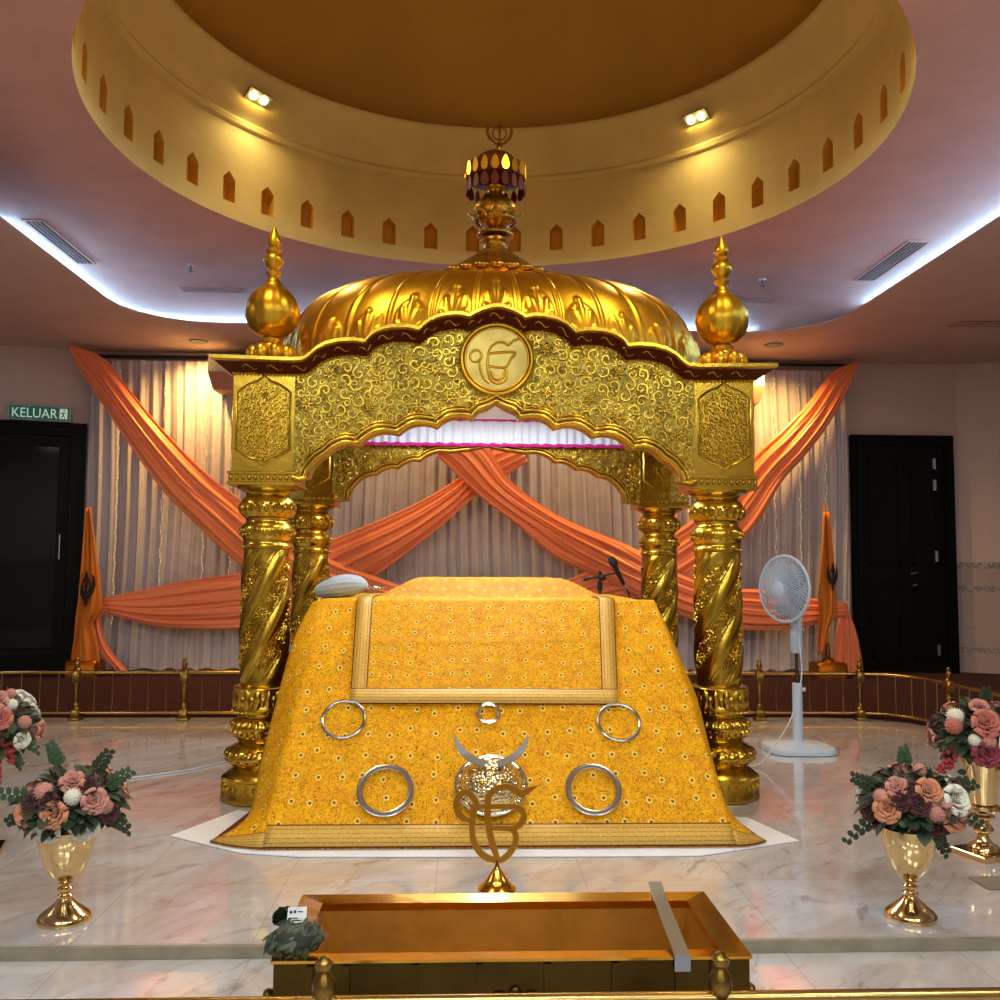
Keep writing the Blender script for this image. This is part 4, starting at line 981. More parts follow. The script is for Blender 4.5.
def along(d):
    i = max(j for j in range(len(U2)) if D[j] <= d + 1e-9); i = min(i, len(U2) - 2); f = (d - D[i]) / (D[i + 1] - D[i] + 1e-9)
    return (U2[i][0] + (U2[i + 1][0] - U2[i][0]) * f, U2[i][1] + (U2[i + 1][1] - U2[i][1]) * f)
n = int(D[-1] / .021)
for k in range(n):
    x, z = along(D[-1] * k / n); x = max(-PX - .17, min(PX + .17, x)); mb.ball((x, fr - .012, z - .077), .0075, 6, 4)
mb.build('bead_row', M_DOME, corn, ang=60, weld=False)
mb = MB(); n = int(D[-1] / .13)
for k in range(n):
    d0 = D[-1] * (k + .5) / n
    if d0 < .12 or d0 > D[-1] - .12: continue
    pts = []
    for j in range(7):
        f = j / 6; x, z = along(d0 + (f - .5) * .085); p = .5 + .16 * math.sin(f * TAU); pts.append((x, fr - .135 * p - .006, z - .052 + (p - .35) * .06 - .006))
    mb.tube(pts, .0045, 5)
mb.build('band_scroll', M_GOLD, corn, ang=60, weld=False)
# ---- roof deck and dome
mb = MB(); mb.box(-PX - .165, PX + .165, fr + .05, YB + .165, 2.40, 2.462); mb.build('roof_deck', M_GOLD, pal, flat=True)
DA, DB, DZ0, DHt, DN = 1.36, .93, 2.46, .735, 3.0
NS = 30
plan = []
for k in range(1440):
    a = TAU * k / 1440 - PI / 2; c, s_ = math.cos(a), math.sin(a); e = 2 / 2.7
    plan.append((DA * math.copysign(abs(c) ** e, c), DB * math.copysign(abs(s_) ** e, s_)))
plan = plan[::1]; PD = [0]
for k in range(len(plan)): a, b = plan[k], plan[(k + 1) % len(plan)]; PD.append(PD[-1] + math.hypot(b[0] - a[0], b[1] - a[1]))
def plan_at(u):
    d = (u % 1) * PD[-1]; lo, hi = 0, len(plan)
    while hi - lo > 1:
        m_ = (lo + hi) // 2
        if PD[m_] <= d: lo = m_
        else: hi = m_
    f = (d - PD[lo]) / (PD[lo + 1] - PD[lo] + 1e-12); a, b = plan[lo % len(plan)], plan[(lo + 1) % len(plan)]
    return a[0] + (b[0] - a[0]) * f, a[1] + (b[1] - a[1]) * f
def upz(x):
    x = min(1.3, abs(x))
    for (a, b), (c, d) in zip(hup, hup[1:]):
        if a <= x <= c: return b + (d - b) * (x - a) / (c - a)
    return 2.46
def leafh(x, y):
    """palmette beaten into every gore: x -1..1 across, y 0..1 up the leaf"""
    if y < -.1 or y > 1.15: return 0.
    h = 0.
    for ang, ln, w0 in ((0, .98, .22), (.5, .88, .22), (-.5, .88, .22), (1.0, .72, .2), (-1.0, .72, .2)):
        dx, dy = math.sin(ang), math.cos(ang); u = x * .8 * dx + y * dy; w_ = abs(x * .8 * dy - y * dx); f = u / ln
        if 0 < f < 1: wd = w0 * math.sin(PI * f ** 1.25) ** .8 + .015; g_ = w_ / wd; h = max(h, max(0, 1 - g_ ** 4) * (.55 + .45 * abs(math.cos(g_ * 2.6))))
    ol = ((x * .8) / .74) ** 2 + ((y - .4) / .6) ** 2; h = .38 * max(0, min(1, (1 - ol) * 6)) + .62 * h
    kn = math.hypot(x / 1.7, y - 1.02); h = max(h, max(0, 1 - (kn / .13) ** 2))
    return h
def domef(u, v):
    """u round the plan, v 0 base .. 1 top"""
    e = 2 / DN
    if v < .8: h = v / .8 * .9; ph = math.asin(min(1, h ** (1 / e)))
    else:
        p0 = math.asin(.9 ** (1 / e)); ph = p0 + (PI / 2 - p0) * (v - .8) / .2; h = math.sin(ph) ** e
    rho = max(1e-4, math.cos(ph)) ** e
    if v >= .9999: rho, h = 1e-4, 1
    px, py = plan_at(u); seg = u * NS + .5; s_ = (seg - math.floor(seg)) * 2 - 1
    rib = max(0, 1 - ((1 - abs(s_)) / .1) ** 2); gore = 1 - s_ * s_
    z = DZ0 + DHt * h; zb = max(2.5, upz(px) - .02)
    d = (.008 * gore + .014 * rib) * min(1, rho * 2) + .016 * leafh(s_ / .86, (z - zb) / .24) * (abs(s_) < .9)
    L = math.hypot(px, py); k = 1 + d / (L + .001)
    return (px * rho * k, YC + py * rho * k, z + d * .5 * h)
mb = MB(); mb.grid(domef, NS * 26, 110); mb.build('ribbed_dome', M_DOME, pal, ang=180)
# ---- lotus, kalash, umbrella, emblem
T = (0.02, YC, 0)
mb = MB(); mb.lathe([(.33, 3.15), (.39, 3.215), (.395, 3.245), (.37, 3.262), (.34, 3.28), (.27, 3.33), (.18, 3.39), (.13, 3.42)], 112, T, rf=lambda a, z, r: r * (1 + (.05 * abs(math.cos(8 * a)) - .025) * (z < 3.27)))
lot = mb.build('lotus_cap', M_COPPER, pal, ang=60)
mb = MB()
for k in range(24):
    a = TAU * k / 24; mb.ball((T[0] + .375 * math.cos(a), T[1] + .378 * math.sin(a), 3.235), .05, 10, 6, (1, 1, .55))
mb.build('lotus_petals', M_COPPER, lot, ang=60, weld=False)
mb = MB(); mb.lathe([(.13, 3.40), (.14, 3.425), (.12, 3.44), (.085, 3.45), (.07, 3.465), (.08, 3.485), (.08, 3.50), (.098, 3.515), (.098, 3.53), (.07, 3.54), (.07, 3.545), (.125, 3.555), (.128, 3.568), (.11, 3.58), (.06, 3.592), (.055, 3.605), (.09, 3.63), (.13, 3.67), (.145, 3.705), (.142, 3.72), (.148, 3.735), (.144, 3.75), (.13, 3.785), (.1, 3.815), (.072, 3.83), (.058, 3.85), (.056, 3.87), (.07, 3.885), (.072, 3.90), (.05, 3.91), (.04, 3.93)], 40, T)
kal = mb.build('pot_finial', M_COPPER, pal, ang=35)
mb = MB()
for k in range(8):
    a = TAU * k / 8; e1 = Vector((math.cos(a), math.sin(a), 0)); e2 = Vector((-math.sin(a), math.cos(a), 0)); c = Vector(T)
    def lf(u, v):
        r = .128 + .05 * u ** 2; z = 3.655 + .062 * u; w = .06 * (1 - u) ** .6 * (v - .5) * 2; return c + e1 * (r + .012 * (1 - (2 * v - 1) ** 2)) + e2 * w + Vector((0, 0, z))
    mb.grid(lf, 8, 6)
o = mb.build('pot_leaves', M_COPPER, kal, ang=180, weld=False); o.modifiers.new('t', 'SOLIDIFY').thickness = .005
mb = MB(); mb.lathe([(.0, 3.925), (.04, 3.925), (.165, 3.945), (.19, 3.95), (.196, 3.96), (.196, 4.04), (.19, 4.055), (.15, 4.06)], 48, T); umb = mb.build('umbrella_band', M_MAROON, kal, ang=35)
mb = MB(); mb.lathe([(.17, 4.052), (.15, 4.075), (.135, 4.085), (.128, 4.10), (.1, 4.125), (.05, 4.145), (.016, 4.152), (.012, 4.17)], 40, T, rf=lambda a, z, r: r * (1 + .015 * math.cos(20 * a))); mb.build('umbrella_cap', M_COPPER, kal, ang=50)
ur = random.Random(4)
for k in range(18):
    a = TAU * (k + .35) / 18; e1 = Vector((math.cos(a), math.sin(a), 0)); e2 = Vector((-math.sin(a), math.cos(a), 0))
    for zc, hh, m_, tl_ in ((4.0, .052, M_DOME, .0), (3.895, .05, M_MAROON, -.02)):
        mb = MB(); tw = ur.uniform(-.25, .25); base = Vector(T) + e1 * (.203 + tl_ * .3); f1 = e2 * math.cos(tw) + e1 * math.sin(tw)
        ol = [(0, hh), (.016, hh * .6), (.026, 0), (.027, -hh * .4), (.018, -hh * .85), (0, -hh), (-.018, -hh * .85), (-.027, -hh * .4), (-.026, 0), (-.016, hh * .6)]
        mb.prism(ol, lambda p, q, d: base + f1 * p + Vector((0, 0, zc + q)) + e1 * d, -.002, .004); mb.build('pendant_leaf', m_, umb, flat=True)
mb = MB(); khanda(mb, lambda a, b, d: (T[0] + .025 + a, YC - .006 + d, 4.27 + b), .112, .012); mb.tube([(T[0] + .025, YC, 4.14), (T[0] + .025, YC, 4.19)], .008, 8)
mb.build('sword_emblem', M_COPPER, kal, flat=True, weld=False)
# ---- corner finials
for sx in (-1, 1):
    for y in (YF, YB):
        c = (sx * PX + (.042 if sx > 0 else 0), y, 0)
        mb = MB(); mb.lathe([(.1, 2.462), (.105, 2.49), (.075, 2.51), (.085, 2.545), (.088, 2.575), (.075, 2.59), (.06, 2.60), (.066, 2.62), (.05, 2.63), (.045, 2.645)], 36, c)
        mb.lathe([(.05, 2.64), (.09, 2.652), (.13, 2.69), (.152, 2.74), (.158, 2.785), (.15, 2.83), (.125, 2.88), (.09, 2.915), (.06, 2.935), (.058, 2.945), (.05, 2.955), (.042, 2.962), (.04, 2.975), (.026, 2.988), (.03, 3.0), (.046, 3.012), (.048, 3.02), (.032, 3.032), (.026, 3.04), (.045, 3.06), (.058, 3.085), (.06, 3.098), (.05, 3.12), (.032, 3.134), (.046, 3.146), (.048, 3.154), (.03, 3.166), (.024, 3.176), (.042, 3.19), (.044, 3.203), (.034, 3.232), (.018, 3.265), (.006, 3.295), (.001, 3.302)], 60, c, rf=lambda a, z, r: r * (1 - .035 * (abs(math.sin(5 * a)) < .16) * (2.65 < z < 2.93)))
        o = mb.build('ball_finial', M_DOME, pal, ang=50)
        mb = MB()
        for k in range(8): a = TAU * (k + .5) / 8; mb.ball((c[0] + .105 * math.cos(a), c[1] + .105 * math.sin(a), 2.525), .045, 10, 6, (1, 1, 1.3))
        mb.build('finial_petals', M_DOME, o, ang=60, weld=False)
# ---- cloth lining under the roof
lin_t = thing('canopy_lining_valance', 'pleated white valance with magenta braid hanging inside the golden canopy', 'valance', (0, YC, 2.2))
mb = MB(); mb.box(-1.1, 1.1, fr + .18, rb - .1, 2.385, 2.395); mb.build('lining_sheet', M_VAL, lin_t, flat=True)
xs = 1.08
def vsheet(pa, pb, n, nm):
    pa, pb = Vector(pa), Vector(pb); L = (pb - pa).length; tdir = (pb - pa) / L; nor = Vector((-tdir.y, tdir.x, 0)); mb = MB()
    mb.grid(lambda u, v: pa + tdir * (L * u) + nor * (.012 * math.sin(u * L * 95 + math.sin(u * 40)) * (.4 + .6 * v)) + Vector((0, 0, 2.385 - v * .185)), n, 5); mb.build(nm, M_VAL, lin_t, ang=180, weld=False)
    for z, r in ((2.383, .01), (2.2, .013)):
        mb = MB(); k = int(L / .03); mb.tube([pa + tdir * (L * i / k) + Vector((0, 0, z + .004 * math.sin(i * 1.9))) - nor * .012 for i in range(k + 1)], [r * (1 + .25 * math.sin(i * 2.4)) for i in range(k + 1)], 6); mb.build('braid_trim', M_MAG, lin_t)
vsheet((-xs, rb - .06, 0), (xs, rb - .06, 0), 420, 'valance_cloth')
for sx in (-1, 1): vsheet((sx * xs, fr + .2, 0), (sx * xs, rb - .08, 0), 260, 'valance_cloth')
M_HERB2 = fabric('herb_green', (44, 60, 22), .5)
def leaf_into(mb, base, d, up, L, w, fold=.25, round_=False):
    d = d.normalized(); s_ = d.cross(up).normalized(); u_ = s_.cross(d); n = 6; vs = []; fs = []
    for i in range(n + 1):
        f = i / n; ww = w / 2 * (math.sin(PI * min(1, f * 1.0)) ** (.55 if round_ else .85)) + .0006; c_ = base + d * (L * f) + u_ * (-.25 * L * f * f)
        vs += [c_ - s_ * ww + u_ * ww * fold, c_, c_ + s_ * ww + u_ * ww * fold]
    for i in range(n): fs += [(3 * i, 3 * i + 1, 3 * i + 4, 3 * i + 3), (3 * i + 1, 3 * i + 2, 3 * i + 5, 3 * i + 4)]
    mb.add(vs, fs)
# ================================================================== DRAPED BED
bed = thing('bed_platform', 'raised bed under the yellow brocade between the golden posts', 'bed', (0, 6.05, 0))
mb = MB(); mb.bbox(-.9, .86, 5.56, 6.84, .9, 1.09, .03); mb.build('mattress', M_SHEET, bed, flat=True)
mb = MB(); mb.bbox(-.9, .86, 5.56, 6.84, .78, .88, .01); mb.build('bed_frame', M_WOOD, bed, flat=True)
for x in (-.82, .78):
    for y in (5.62, 6.76): mb = MB(); mb.lathe([(.04, 0), (.05, .05), (.035, .1), (.045, .4), (.04, .78)], 14, (x, y, 0)); mb.build('leg', M_WOOD, bed)
# floor sheet
sh_t = [tuple(at(px, py, 0)[:0]) for px, py in ()]
def onz(px, py, z=0.):
    d = FW + RT * ((px - 500) / F) - UP * ((py - 500) / F); return CAM + d * ((z - CAM.z) / d.z)
pts = [onz(*p, .004) for p in ((170, 836), (240, 853), (300, 857), (500, 857), (700, 856), (799, 841), (748, 818))]
pl = [(p.x, p.y) for p in pts] + [(1.2, 5.02), (-1.2, 5.08), (onz(238, 811).x, onz(238, 811).y)]
mb = MB(); mb.prism(pl, lambda a, b, d: (a, b, d), .002, .006); o = recenter(mb.build('floor_sheet', M_SHEET, flat=True), (0, 4.6, 0)); tag(o, 'white sheet spread on the marble under the yellow brocade', 'sheet')
# main cloth: front slope, turned side strips, flat top
SY0, SY1, SZ0 = 5.42, 4.45, 1.112
def rowp(v):
    """four rail points (outer left, fold left, fold right, outer right) down the slope"""
    z = SZ0 * (1 - v) + .012; y = SY0 + (SY1 - SY0) * v - .03 * math.sin(PI * v)
    fl = Vector((-.957 - .133 * v - .012 * math.sin(PI * v), y, z)); frr = Vector((.918 + .187 * v + .012 * math.sin(PI * v), y, z)); return fl, frr
OL = [(312, 602, 5.45), (293, 641, 5.3), (274, 710, 5.17), (260, 764, 5.04), (248, 815, 4.85), (210, 842, 4.575)]
OR = [(655, 602, 5.45), (668, 629, 5.34), (686, 671, 5.2), (698, 701, 5.12), (711, 752, 5.0), (729, 809, 4.82), (766, 843, 4.53)]
OLw = catmull([tuple(at(*p)) for p in OL], 8); ORw = catmull([tuple(at(*p)) for p in OR], 8)
cl = thing('brocade_cover', 'large yellow brocade cloth draped over the front of the bed down to the floor', 'cloth', (0, 4.9, 0))
def wr(x, y, z): return noise.noise(Vector((x * 2.2, y * 2, z * 2.6)))
mb = MB(); nU, nV = 110, 64
def cover(u, v):
    fl, frr = rowp(v); ol = Vector(lerp_path(OLw, v)); orr = Vector(lerp_path(ORw, v)); ol.z = max(ol.z, .012); orr.z = max(orr.z, .012)
    if u < .08: p = ol.lerp(fl, u / .08); p.y -= .02 * math.sin(PI * u / .08)
    elif u > .92: p = frr.lerp(orr, (u - .92) / .08); p.y -= .02 * math.sin(PI * (u - .92) / .08)
    else: p = fl.lerp(frr, (u - .08) / .84)
    k = wr(p.x, p.y, p.z); ed = min(1, abs(u - .08) * 12, abs(u - .92) * 12) if .08 < u < .92 else 0
    f = .012 * k * math.sin(PI * min(1, v * 1.02)) * ed
    # a long soft crease below the upper cloth on either side
    for cx, sg_ in ((-.86, 1), (.86, -1)):
        dd = (p.z - (.78 + (p.x - cx) * .75 * sg_)) ; f += .022 * math.exp(-(dd / .035) ** 2) * math.exp(-((p.x - cx) / .16) ** 2)
    p = p + Vector((0, -.83, .56)) * f
    if p.z < .012: p.z = .012
    return p
mb.grid(cover, nU, nV, lambda u, v: (-1.3 + 2.6 * u, -v * 1.36)); o = mb.build('cloth_front', M_CLOTH, cl, ang=180); o.modifiers.new('t', 'SOLIDIFY').thickness = .006
mb = MB()
def top(u, v):
    x = -.99 + 1.94 * u; y = SY0 + .02 + v * (6.9 - SY0 - .02); z = SZ0 + .006 - .02 * (max(0, abs(2 * u - 1) - .9) * 10) ** 2 + .004 * wr(x, y, 2)
    if v > .97: z -= .05
    return (x, y - .03 * math.sin(PI * min(1, max(0, u))) * 0, z)
mb.grid(top, 60, 40, lambda u, v: (-1 + 2 * u, v * 1.7)); o = mb.build('cloth_top', M_CLOTH, cl, ang=180); o.modifiers.new('t', 'SOLIDIFY').thickness = .006
for sx in (-1, 1):    # lining seen where the sides fall away behind the turned edge
    mb = MB(); E_ = OLw if sx < 0 else ORw
    def side(u, v):
        e = Vector(lerp_path(E_, v)); e.z = max(e.z, .012); b = Vector((sx * (.99 + .06 * v) - (.02 if sx > 0 else 0), 6.9, max(.1, SZ0 - 1.0 * v)))
        p = e.lerp(b, u); p.x -= sx * .03 * math.sin(PI * u); return p
    mb.grid(side, 20, 30, lambda u, v: (u * 1.7, -v * 1.3)); o = mb.build('cloth_side', M_LINING, cl, ang=180); o['label'] = 'dark maroon lining at the side'
def slope(px, py, offn=0.):
    """point of the sloping cloth seen in that direction, lifted offn off it"""
    d = FW + RT * ((px - 500) / F) - UP * ((py - 500) / F); a = Vector((0, SY0, SZ0 + .012)); b = Vector((0, SY1, .012)); nrm = (b - a).cross(Vector((1, 0, 0))).normalized()
    if nrm.y > 0: nrm = -nrm
    a = a + nrm * (.026 + offn); t = (a - CAM).dot(nrm) / d.dot(nrm); return CAM + d * t
SN = Vector((0, -(SZ0), (SY0 - SY1))).normalized(); SD = Vector((0, SY1 - SY0, -SZ0)).normalized(); SX = Vector((1, 0, 0))
def strip(name, path, w0, w1, parent, lift=.004):
    """ribbon band between two world polylines with v 0..1 across"""
    mb = MB(); n = len(w0) - 1; L = [0]
    for a, b in zip(w0, w0[1:]): L.append(L[-1] + (Vector(b) - Vector(a)).length)
    vs = list(w0) + list(w1); fs = []; us = []
    for i in range(n):
        fs.append((i, i + 1, n + 1 + i + 1, n + 1 + i)); us.append([(L[i], 0), (L[i + 1], 0), (L[i + 1], 1), (L[i], 1)])
    mb.add(vs, fs, us); o = mb.build(name, M_HEM, parent, ang=180); o.modifiers.new('t', 'SOLIDIFY').thickness = .004; o['label'] = 'gold striped ribbon border with dark red edge'; return o
# hem along the bottom
def hemrow(z_up, n=60):
    out = []
    for i in range(n + 1):
        u = i / n; v = 1 - z_up; p = cover(.08 + .84 * u, v); out.append(Vector(p) + SN * .01)
    return out
strip('hem_border', None, hemrow(.078), hemrow(.0), cl)
for u0, u1 in ((0.0, .08), (.92, 1.0)):
    a = [Vector(cover(u0 + (u1 - u0) * i / 8, .945)) + Vector((0, -.008, .006)) for i in range(9)]; b = [Vector(cover(u0 + (u1 - u0) * i / 8, 1.0)) + Vector((0, -.008, .006)) for i in range(9)]
    strip('hem_border', None, a, b, cl)
# upper cloth with ribbon border
ov = thing('brocade_overlay', 'smaller yellow brocade cloth with gold ribbon border lying over the upper slope', 'cloth', (0, 5.2, .6))
q = [slope(357, 600), slope(614, 600), slope(618, 706), slope(350, 705)]
vtop = lambda u: q[0].lerp(q[1], u); vbot = lambda u: q[3].lerp(q[2], u)
mb = MB()
def ovl(u, v):
    if v < .3:
        f = v / .3; p = vtop(u); p = Vector((p.x * (1 - .02 * (1 - f)), SY0 + .015 + .6 * (1 - f), SZ0 + .017))
        return p
    f = (v - .3) / .7; p = vtop(u).lerp(vbot(u), f); p = p + SN * (.006 + .005 * math.sin(u * 9 + f * 4) * math.sin(PI * f) + .004 * math.exp(-((f - .42) / .03) ** 2)); return p
mb.grid(ovl, 60, 50, lambda u, v: (-.8 + 1.62 * u, -v * 1.25)); o = mb.build('cloth_panel', M_CLOTH, ov, ang=180); o.modifiers.new('t', 'SOLIDIFY').thickness = .006
bw = .06
def edge(u0, u1, side_):
    L0 = []; L1 = []
    for i in range(31):
        v = i / 30; L0.append(Vector(ovl(u0, v)) + (SN if v >= .3 else Vector((0, 0, 1))) * .008); L1.append(Vector(ovl(u1, v)) + (SN if v >= .3 else Vector((0, 0, 1))) * .008)
    strip('ribbon_border', None, L0, L1, ov)
edge(0, bw, 0); edge(1 - bw, 1, 1)
L0 = [Vector(ovl(i / 40, .905)) + SN * .009 for i in range(41)]; L1 = [Vector(ovl(i / 40, 1.0)) + SN * .009 for i in range(41)]
strip('ribbon_border', None, L0, L1, ov)
# covered mound on top
mb = MB()
def mound(u, v):
    a, b = 2 * u - 1, 2 * v - 1; m_ = max(abs(a), abs(b)); s_ = max(0, min(1, (1 - m_) / .38)); h = (s_ * s_ * (3 - 2 * s_)) * .6 + s_ * .4
    return (-.01 + .71 * a, 6.2 + .56 * b, SZ0 + .014 + .112 * h + .006 * wr(a * 3, b * 3, 1) * s_)
mb.grid(mound, 64, 48, lambda u, v: (u * 1.42, v * 1.1)); o = mb.build('covered_scripture', M_CLOTH2, ang=180); o.modifiers.new('t', 'SOLIDIFY').thickness = .005
recenter(o, (0, 6.2, SZ0)); tag(o, 'low flat mound under paler yellow brocade on top of the bed', 'covered book')
# whisk lying on the bed corner
wk = thing('hair_whisk', 'pale grey rounded hair whisk with small ornate handle lying on the bed corner', 'whisk', (-.88, 5.8, SZ0 + .02))
mb = MB(); n = 30; A, B = Vector((-1.06, 5.72, SZ0 + .075)), Vector((-.76, 5.85, SZ0 + .08))
def wf(u, v):
    r = (.075 * math.sin(PI * min(1, u * .75 + .12)) ** .8) * (1 if u < .8 else math.sqrt(max(0, 1 - ((u - .8) / .2) ** 2))) + .001; a = TAU * v; c = A.lerp(B, u) + Vector((0, 0, .012 * math.sin(PI * u) - .03 * (1 - u)))
    rr = r * (1 + .03 * math.sin(a * 14)); return c + Vector((0, 1, 0)) * rr * 1.2 * math.cos(a) + Vector((0, 0, 1)) * (rr * .9 * math.sin(a))
mb.grid(wf, 24, 60); mb.build('hair_bundle', M_HAIR, wk, ang=180)
mb = MB(); o0 = 0; mb.lathe([(.001, 0), (.014, .004), (.016, .015), (.01, .022), (.018, .035), (.02, .045), (.011, .055), (.01, .085), (.015, .095), (.008, .105), (.001, .108)], 16, cap=False)
dv = Vector((.95, .1, .0)).normalized(); mb.xf(lambda p: Vector((-.772, 5.84, SZ0 + .062)) + dv * p.z + Vector((0, 1, 0)) * p.x + Vector((0, 0, 1)) * p.y); mb.build('whisk_handle', M_SILVER, wk)
# steel rings, shield and blades resting on the slope
def quoit(px, py, R, w, m, label, grp):
    c = slope(px, py, .022); mb = MB(); n = 72
    prof = [(R, -.003), (R, .003), (R - w * .5, .006), (R - w, .003), (R - w, -.003)]; vs = []; fs = []
    for i in range(n):
        a = TAU * i / n
        for r, d in prof: vs.append(c + SX * (r * math.cos(a)) + SD * (r * math.sin(a)) + SN * d)
    for i in range(n):
        j = (i + 1) % n
        for k in range(5): l = (k + 1) % 5; fs.append((i * 5 + k, j * 5 + k, j * 5 + l, i * 5 + l))
    mb.add(vs, fs); o = recenter(mb.build('steel_quoit', m, ang=30), c); tag(o, label, 'ring', grp)
    return o
g_ = 'steel rings on the brocade'
M_RING = mat('grey_steel', (150, 150, 156), .25, 1)
quoit(385.5, 790, .136, .027, M_RING, 'wide flat steel ring low on the brocade toward the glass door', g_)
quoit(593.5, 789, .136, .027, M_RING, 'wide flat steel ring low on the brocade toward the fan', g_)
quoit(343.5, 719, .113, .014, M_RING, 'thin steel ring just below the overlay corner toward the glass door', g_)
quoit(619, 722, .113, .014, M_RING, 'thin steel ring just below the overlay corner toward the fan', g_)
quoit(488.5, 713, .062, .017, M_SILVER, 'small bright ring in the middle just below the overlay', g_)
c = slope(491, 786, .02); sh_ = thing('round_shield', 'shiny hammered domed shield resting in the middle of the brocade', 'shield', c)
def onS(p): return c + SX * p.x + SD * (p.y * .9) + SN * p.z
mb = MB(); mb.lathe([(.172, -.002), (.176, .004), (.17, .012), (.158, .012), (.15, .03), (.132, .062), (.1, .092), (.06, .112), (.02, .12), (.001, .121)], 56, cap=False); mb.xf(onS); mb.build('shield_dome', M_HAMMER, sh_)
mb = MB(); mb.tube([onS(Vector((.168 * math.cos(a), .168 * math.sin(a), .01))) for a in [TAU * k / 60 for k in range(60)]], .009, 8, closed=True); mb.build('shield_rim', M_SILVER, sh_)
for a in (.6, 2.3, 3.9, 5.4): mb = MB(); mb.ball(onS(Vector((.07 * math.cos(a), .07 * math.sin(a), .112))), .014, 10, 6); mb.build('shield_boss', M_GOLD, sh_)
for sg_, lb in ((-1, 'curved steel blade rising behind the shield toward the glass door'), (1, 'curved steel blade rising behind the shield toward the fan')):
    pth = [(-1, .02), (-.06, -.03), (0, 0)]
    P0 = [(.03, -.05), (.075, -.07), (.115, -.1), (.15, -.145), (.17, -.19), (.176, -.225)]; P0 = catmull(P0, 6); n = len(P0); mb = MB()
    ws = [.04 * (1 - (i / (n - 1)) ** 2.2) + .002 for i in range(n)]
    def bf(a, b, d): lift = .13 + .1 * max(0, -b - .1); return onS(Vector((sg_ * a, b * .95, lift + d)))
    mb.ribbon(P0, ws, bf, -.004, .004); o = recenter(mb.build('curved_blade', M_STEEL, flat=True), c + SN * .1); tag(o, lb, 'blade', 'curved blades')
# ---- emblem on its stand
ES = .0412 / 10   # metres per photograph pixel at this depth
ex, ey = -.037, 3.90
es = thing('emblem_stand', 'flat brass emblem on a small round pedestal standing in front of the shield', 'emblem', (ex, ey, 0))
def EM(px, py): return at(400 + px / 5, 700 + py / 5, ey)
def emf(a, b, d): p = EM(a, b); return (p.x, p.y + d, p.z)
mb = MB()
k9 = 0
for s_, w in (([(372, 560), (380, 520), (366, 486), (332, 462), (300, 474), (282, 515), (290, 560), (316, 590), (352, 604)], [30, 32, 32, 30, 30, 32, 34, 32, 20]),
              ([(366, 520), (364, 580), (360, 650), (370, 710), (400, 760), (440, 790), (490, 802)], [32, 30, 30, 32, 34, 34, 26]),
              ([(690, 427), (650, 446), (605, 466), (575, 448), (530, 432), (480, 446), (446, 480), (438, 530), (440, 600), (450, 670), (466, 730), (488, 795)], [2, 26, 36, 34, 30, 32, 34, 34, 34, 34, 34, 26]),
              ([(366, 532), (440, 532), (520, 532), (580, 534), (612, 556), (618, 590), (596, 625), (560, 642), (510, 640), (452, 638)], [26, 26, 26, 28, 30, 32, 30, 28, 24, 24]),
              ([(556, 640), (578, 672), (574, 720), (548, 765), (512, 796), (482, 804)], [30, 30, 30, 30, 28, 24])):
    k = 6; pp = catmull(s_, k); ww = [w[min(len(w) - 1, i // k)] + (w[min(len(w) - 1, i // k + 1)] - w[min(len(w) - 1, i // k)]) * (i % k) / k for i in range(len(pp))]
    mb.ribbon(pp, ww, emf, -.003 - k9 * .0006, .003 + k9 * .0006); k9 += 1
mb.build('emblem_plate', M_PLATE, es, flat=True, weld=False)
zt = EM(490, 800).z
mb = MB(); mb.lathe([(.074, 0), (.077, .008), (.075, .016), (.06, .026), (.052, .034), (.05, .04), (.04, .052), (.03, .066), (.018, .084), (.01, .098), (.008, .11), (.007, zt + .004)], 40, (ex, ey, 0), cap=True); mb.build('pedestal', M_BOX, es, ang=25)
# ================================================================== COLLECTION BOX
BX0, BX1, BYF, BYB, BZ = -.655, .547, 2.417, 2.893, .33
bz0 = -.042
box = thing('collection_box', 'large brass trough shaped collection box standing before the dais step', 'box', (-.05, 2.65, bz0))
rw = .066
mb = MB()
o_ = [(BX0, BYF), (BX1, BYF), (BX1, BYB), (BX0, BYB)]; i_ = [(BX0 + rw, BYF + rw), (BX1 - rw, BYF + rw), (BX1 - rw, BYB - rw * .8), (BX0 + rw, BYB - rw * .8)]
vs = [(x, y, BZ - .007) for x, y in o_] + [(x, y, BZ) for x, y in o_] + [(x, y, BZ - .008) for x, y in i_] + [(x, y, BZ - .03) for x, y in i_]
fs = []
for k in range(3):
    for i in range(4): j = (i + 1) % 4; fs.append((k * 4 + i, k * 4 + j, k * 4 + 4 + j, k * 4 + 4 + i))
mb.add(vs, fs); mb.build('box_rim', M_BOX, box, flat=True)
mb = MB(); t_ = .045; b_ = [(x + (t_ if x < 0 else -t_), y + (t_ * .6 if y < 2.6 else -t_ * .6), .02) for x, y in i_]
mb.add([(x, y, BZ - .03) for x, y in i_] + b_, [(0, 1, 5, 4), (1, 2, 6, 5), (2, 3, 7, 6), (3, 0, 4, 7), (4, 5, 6, 7)]); mb.build('box_hopper', M_BOXIN, box, flat=True)
mb = MB(); e = .006
mb.add([(x + (e if x < 0 else -e), y + (e if y < 2.6 else -e), z) for z in (bz0, BZ - .007) for x, y in o_], [(0, 1, 5, 4), (1, 2, 6, 5), (2, 3, 7, 6), (3, 0, 4, 7), (0, 3, 2, 1)]); bb = mb.build('box_body', M_BOXFR, box, flat=True)
mb = MB(); fy = BYF + e
for x in (-.56, -.47, -.3, -.14, .03, .2, .36, .45): mb.box(x - .009, x + .009, fy - .01, fy + .001, bz0 + .01, BZ - .012)
mb.box(BX0 + .01, BX1 - .01, fy - .012, fy + .001, bz0, bz0 + .03)
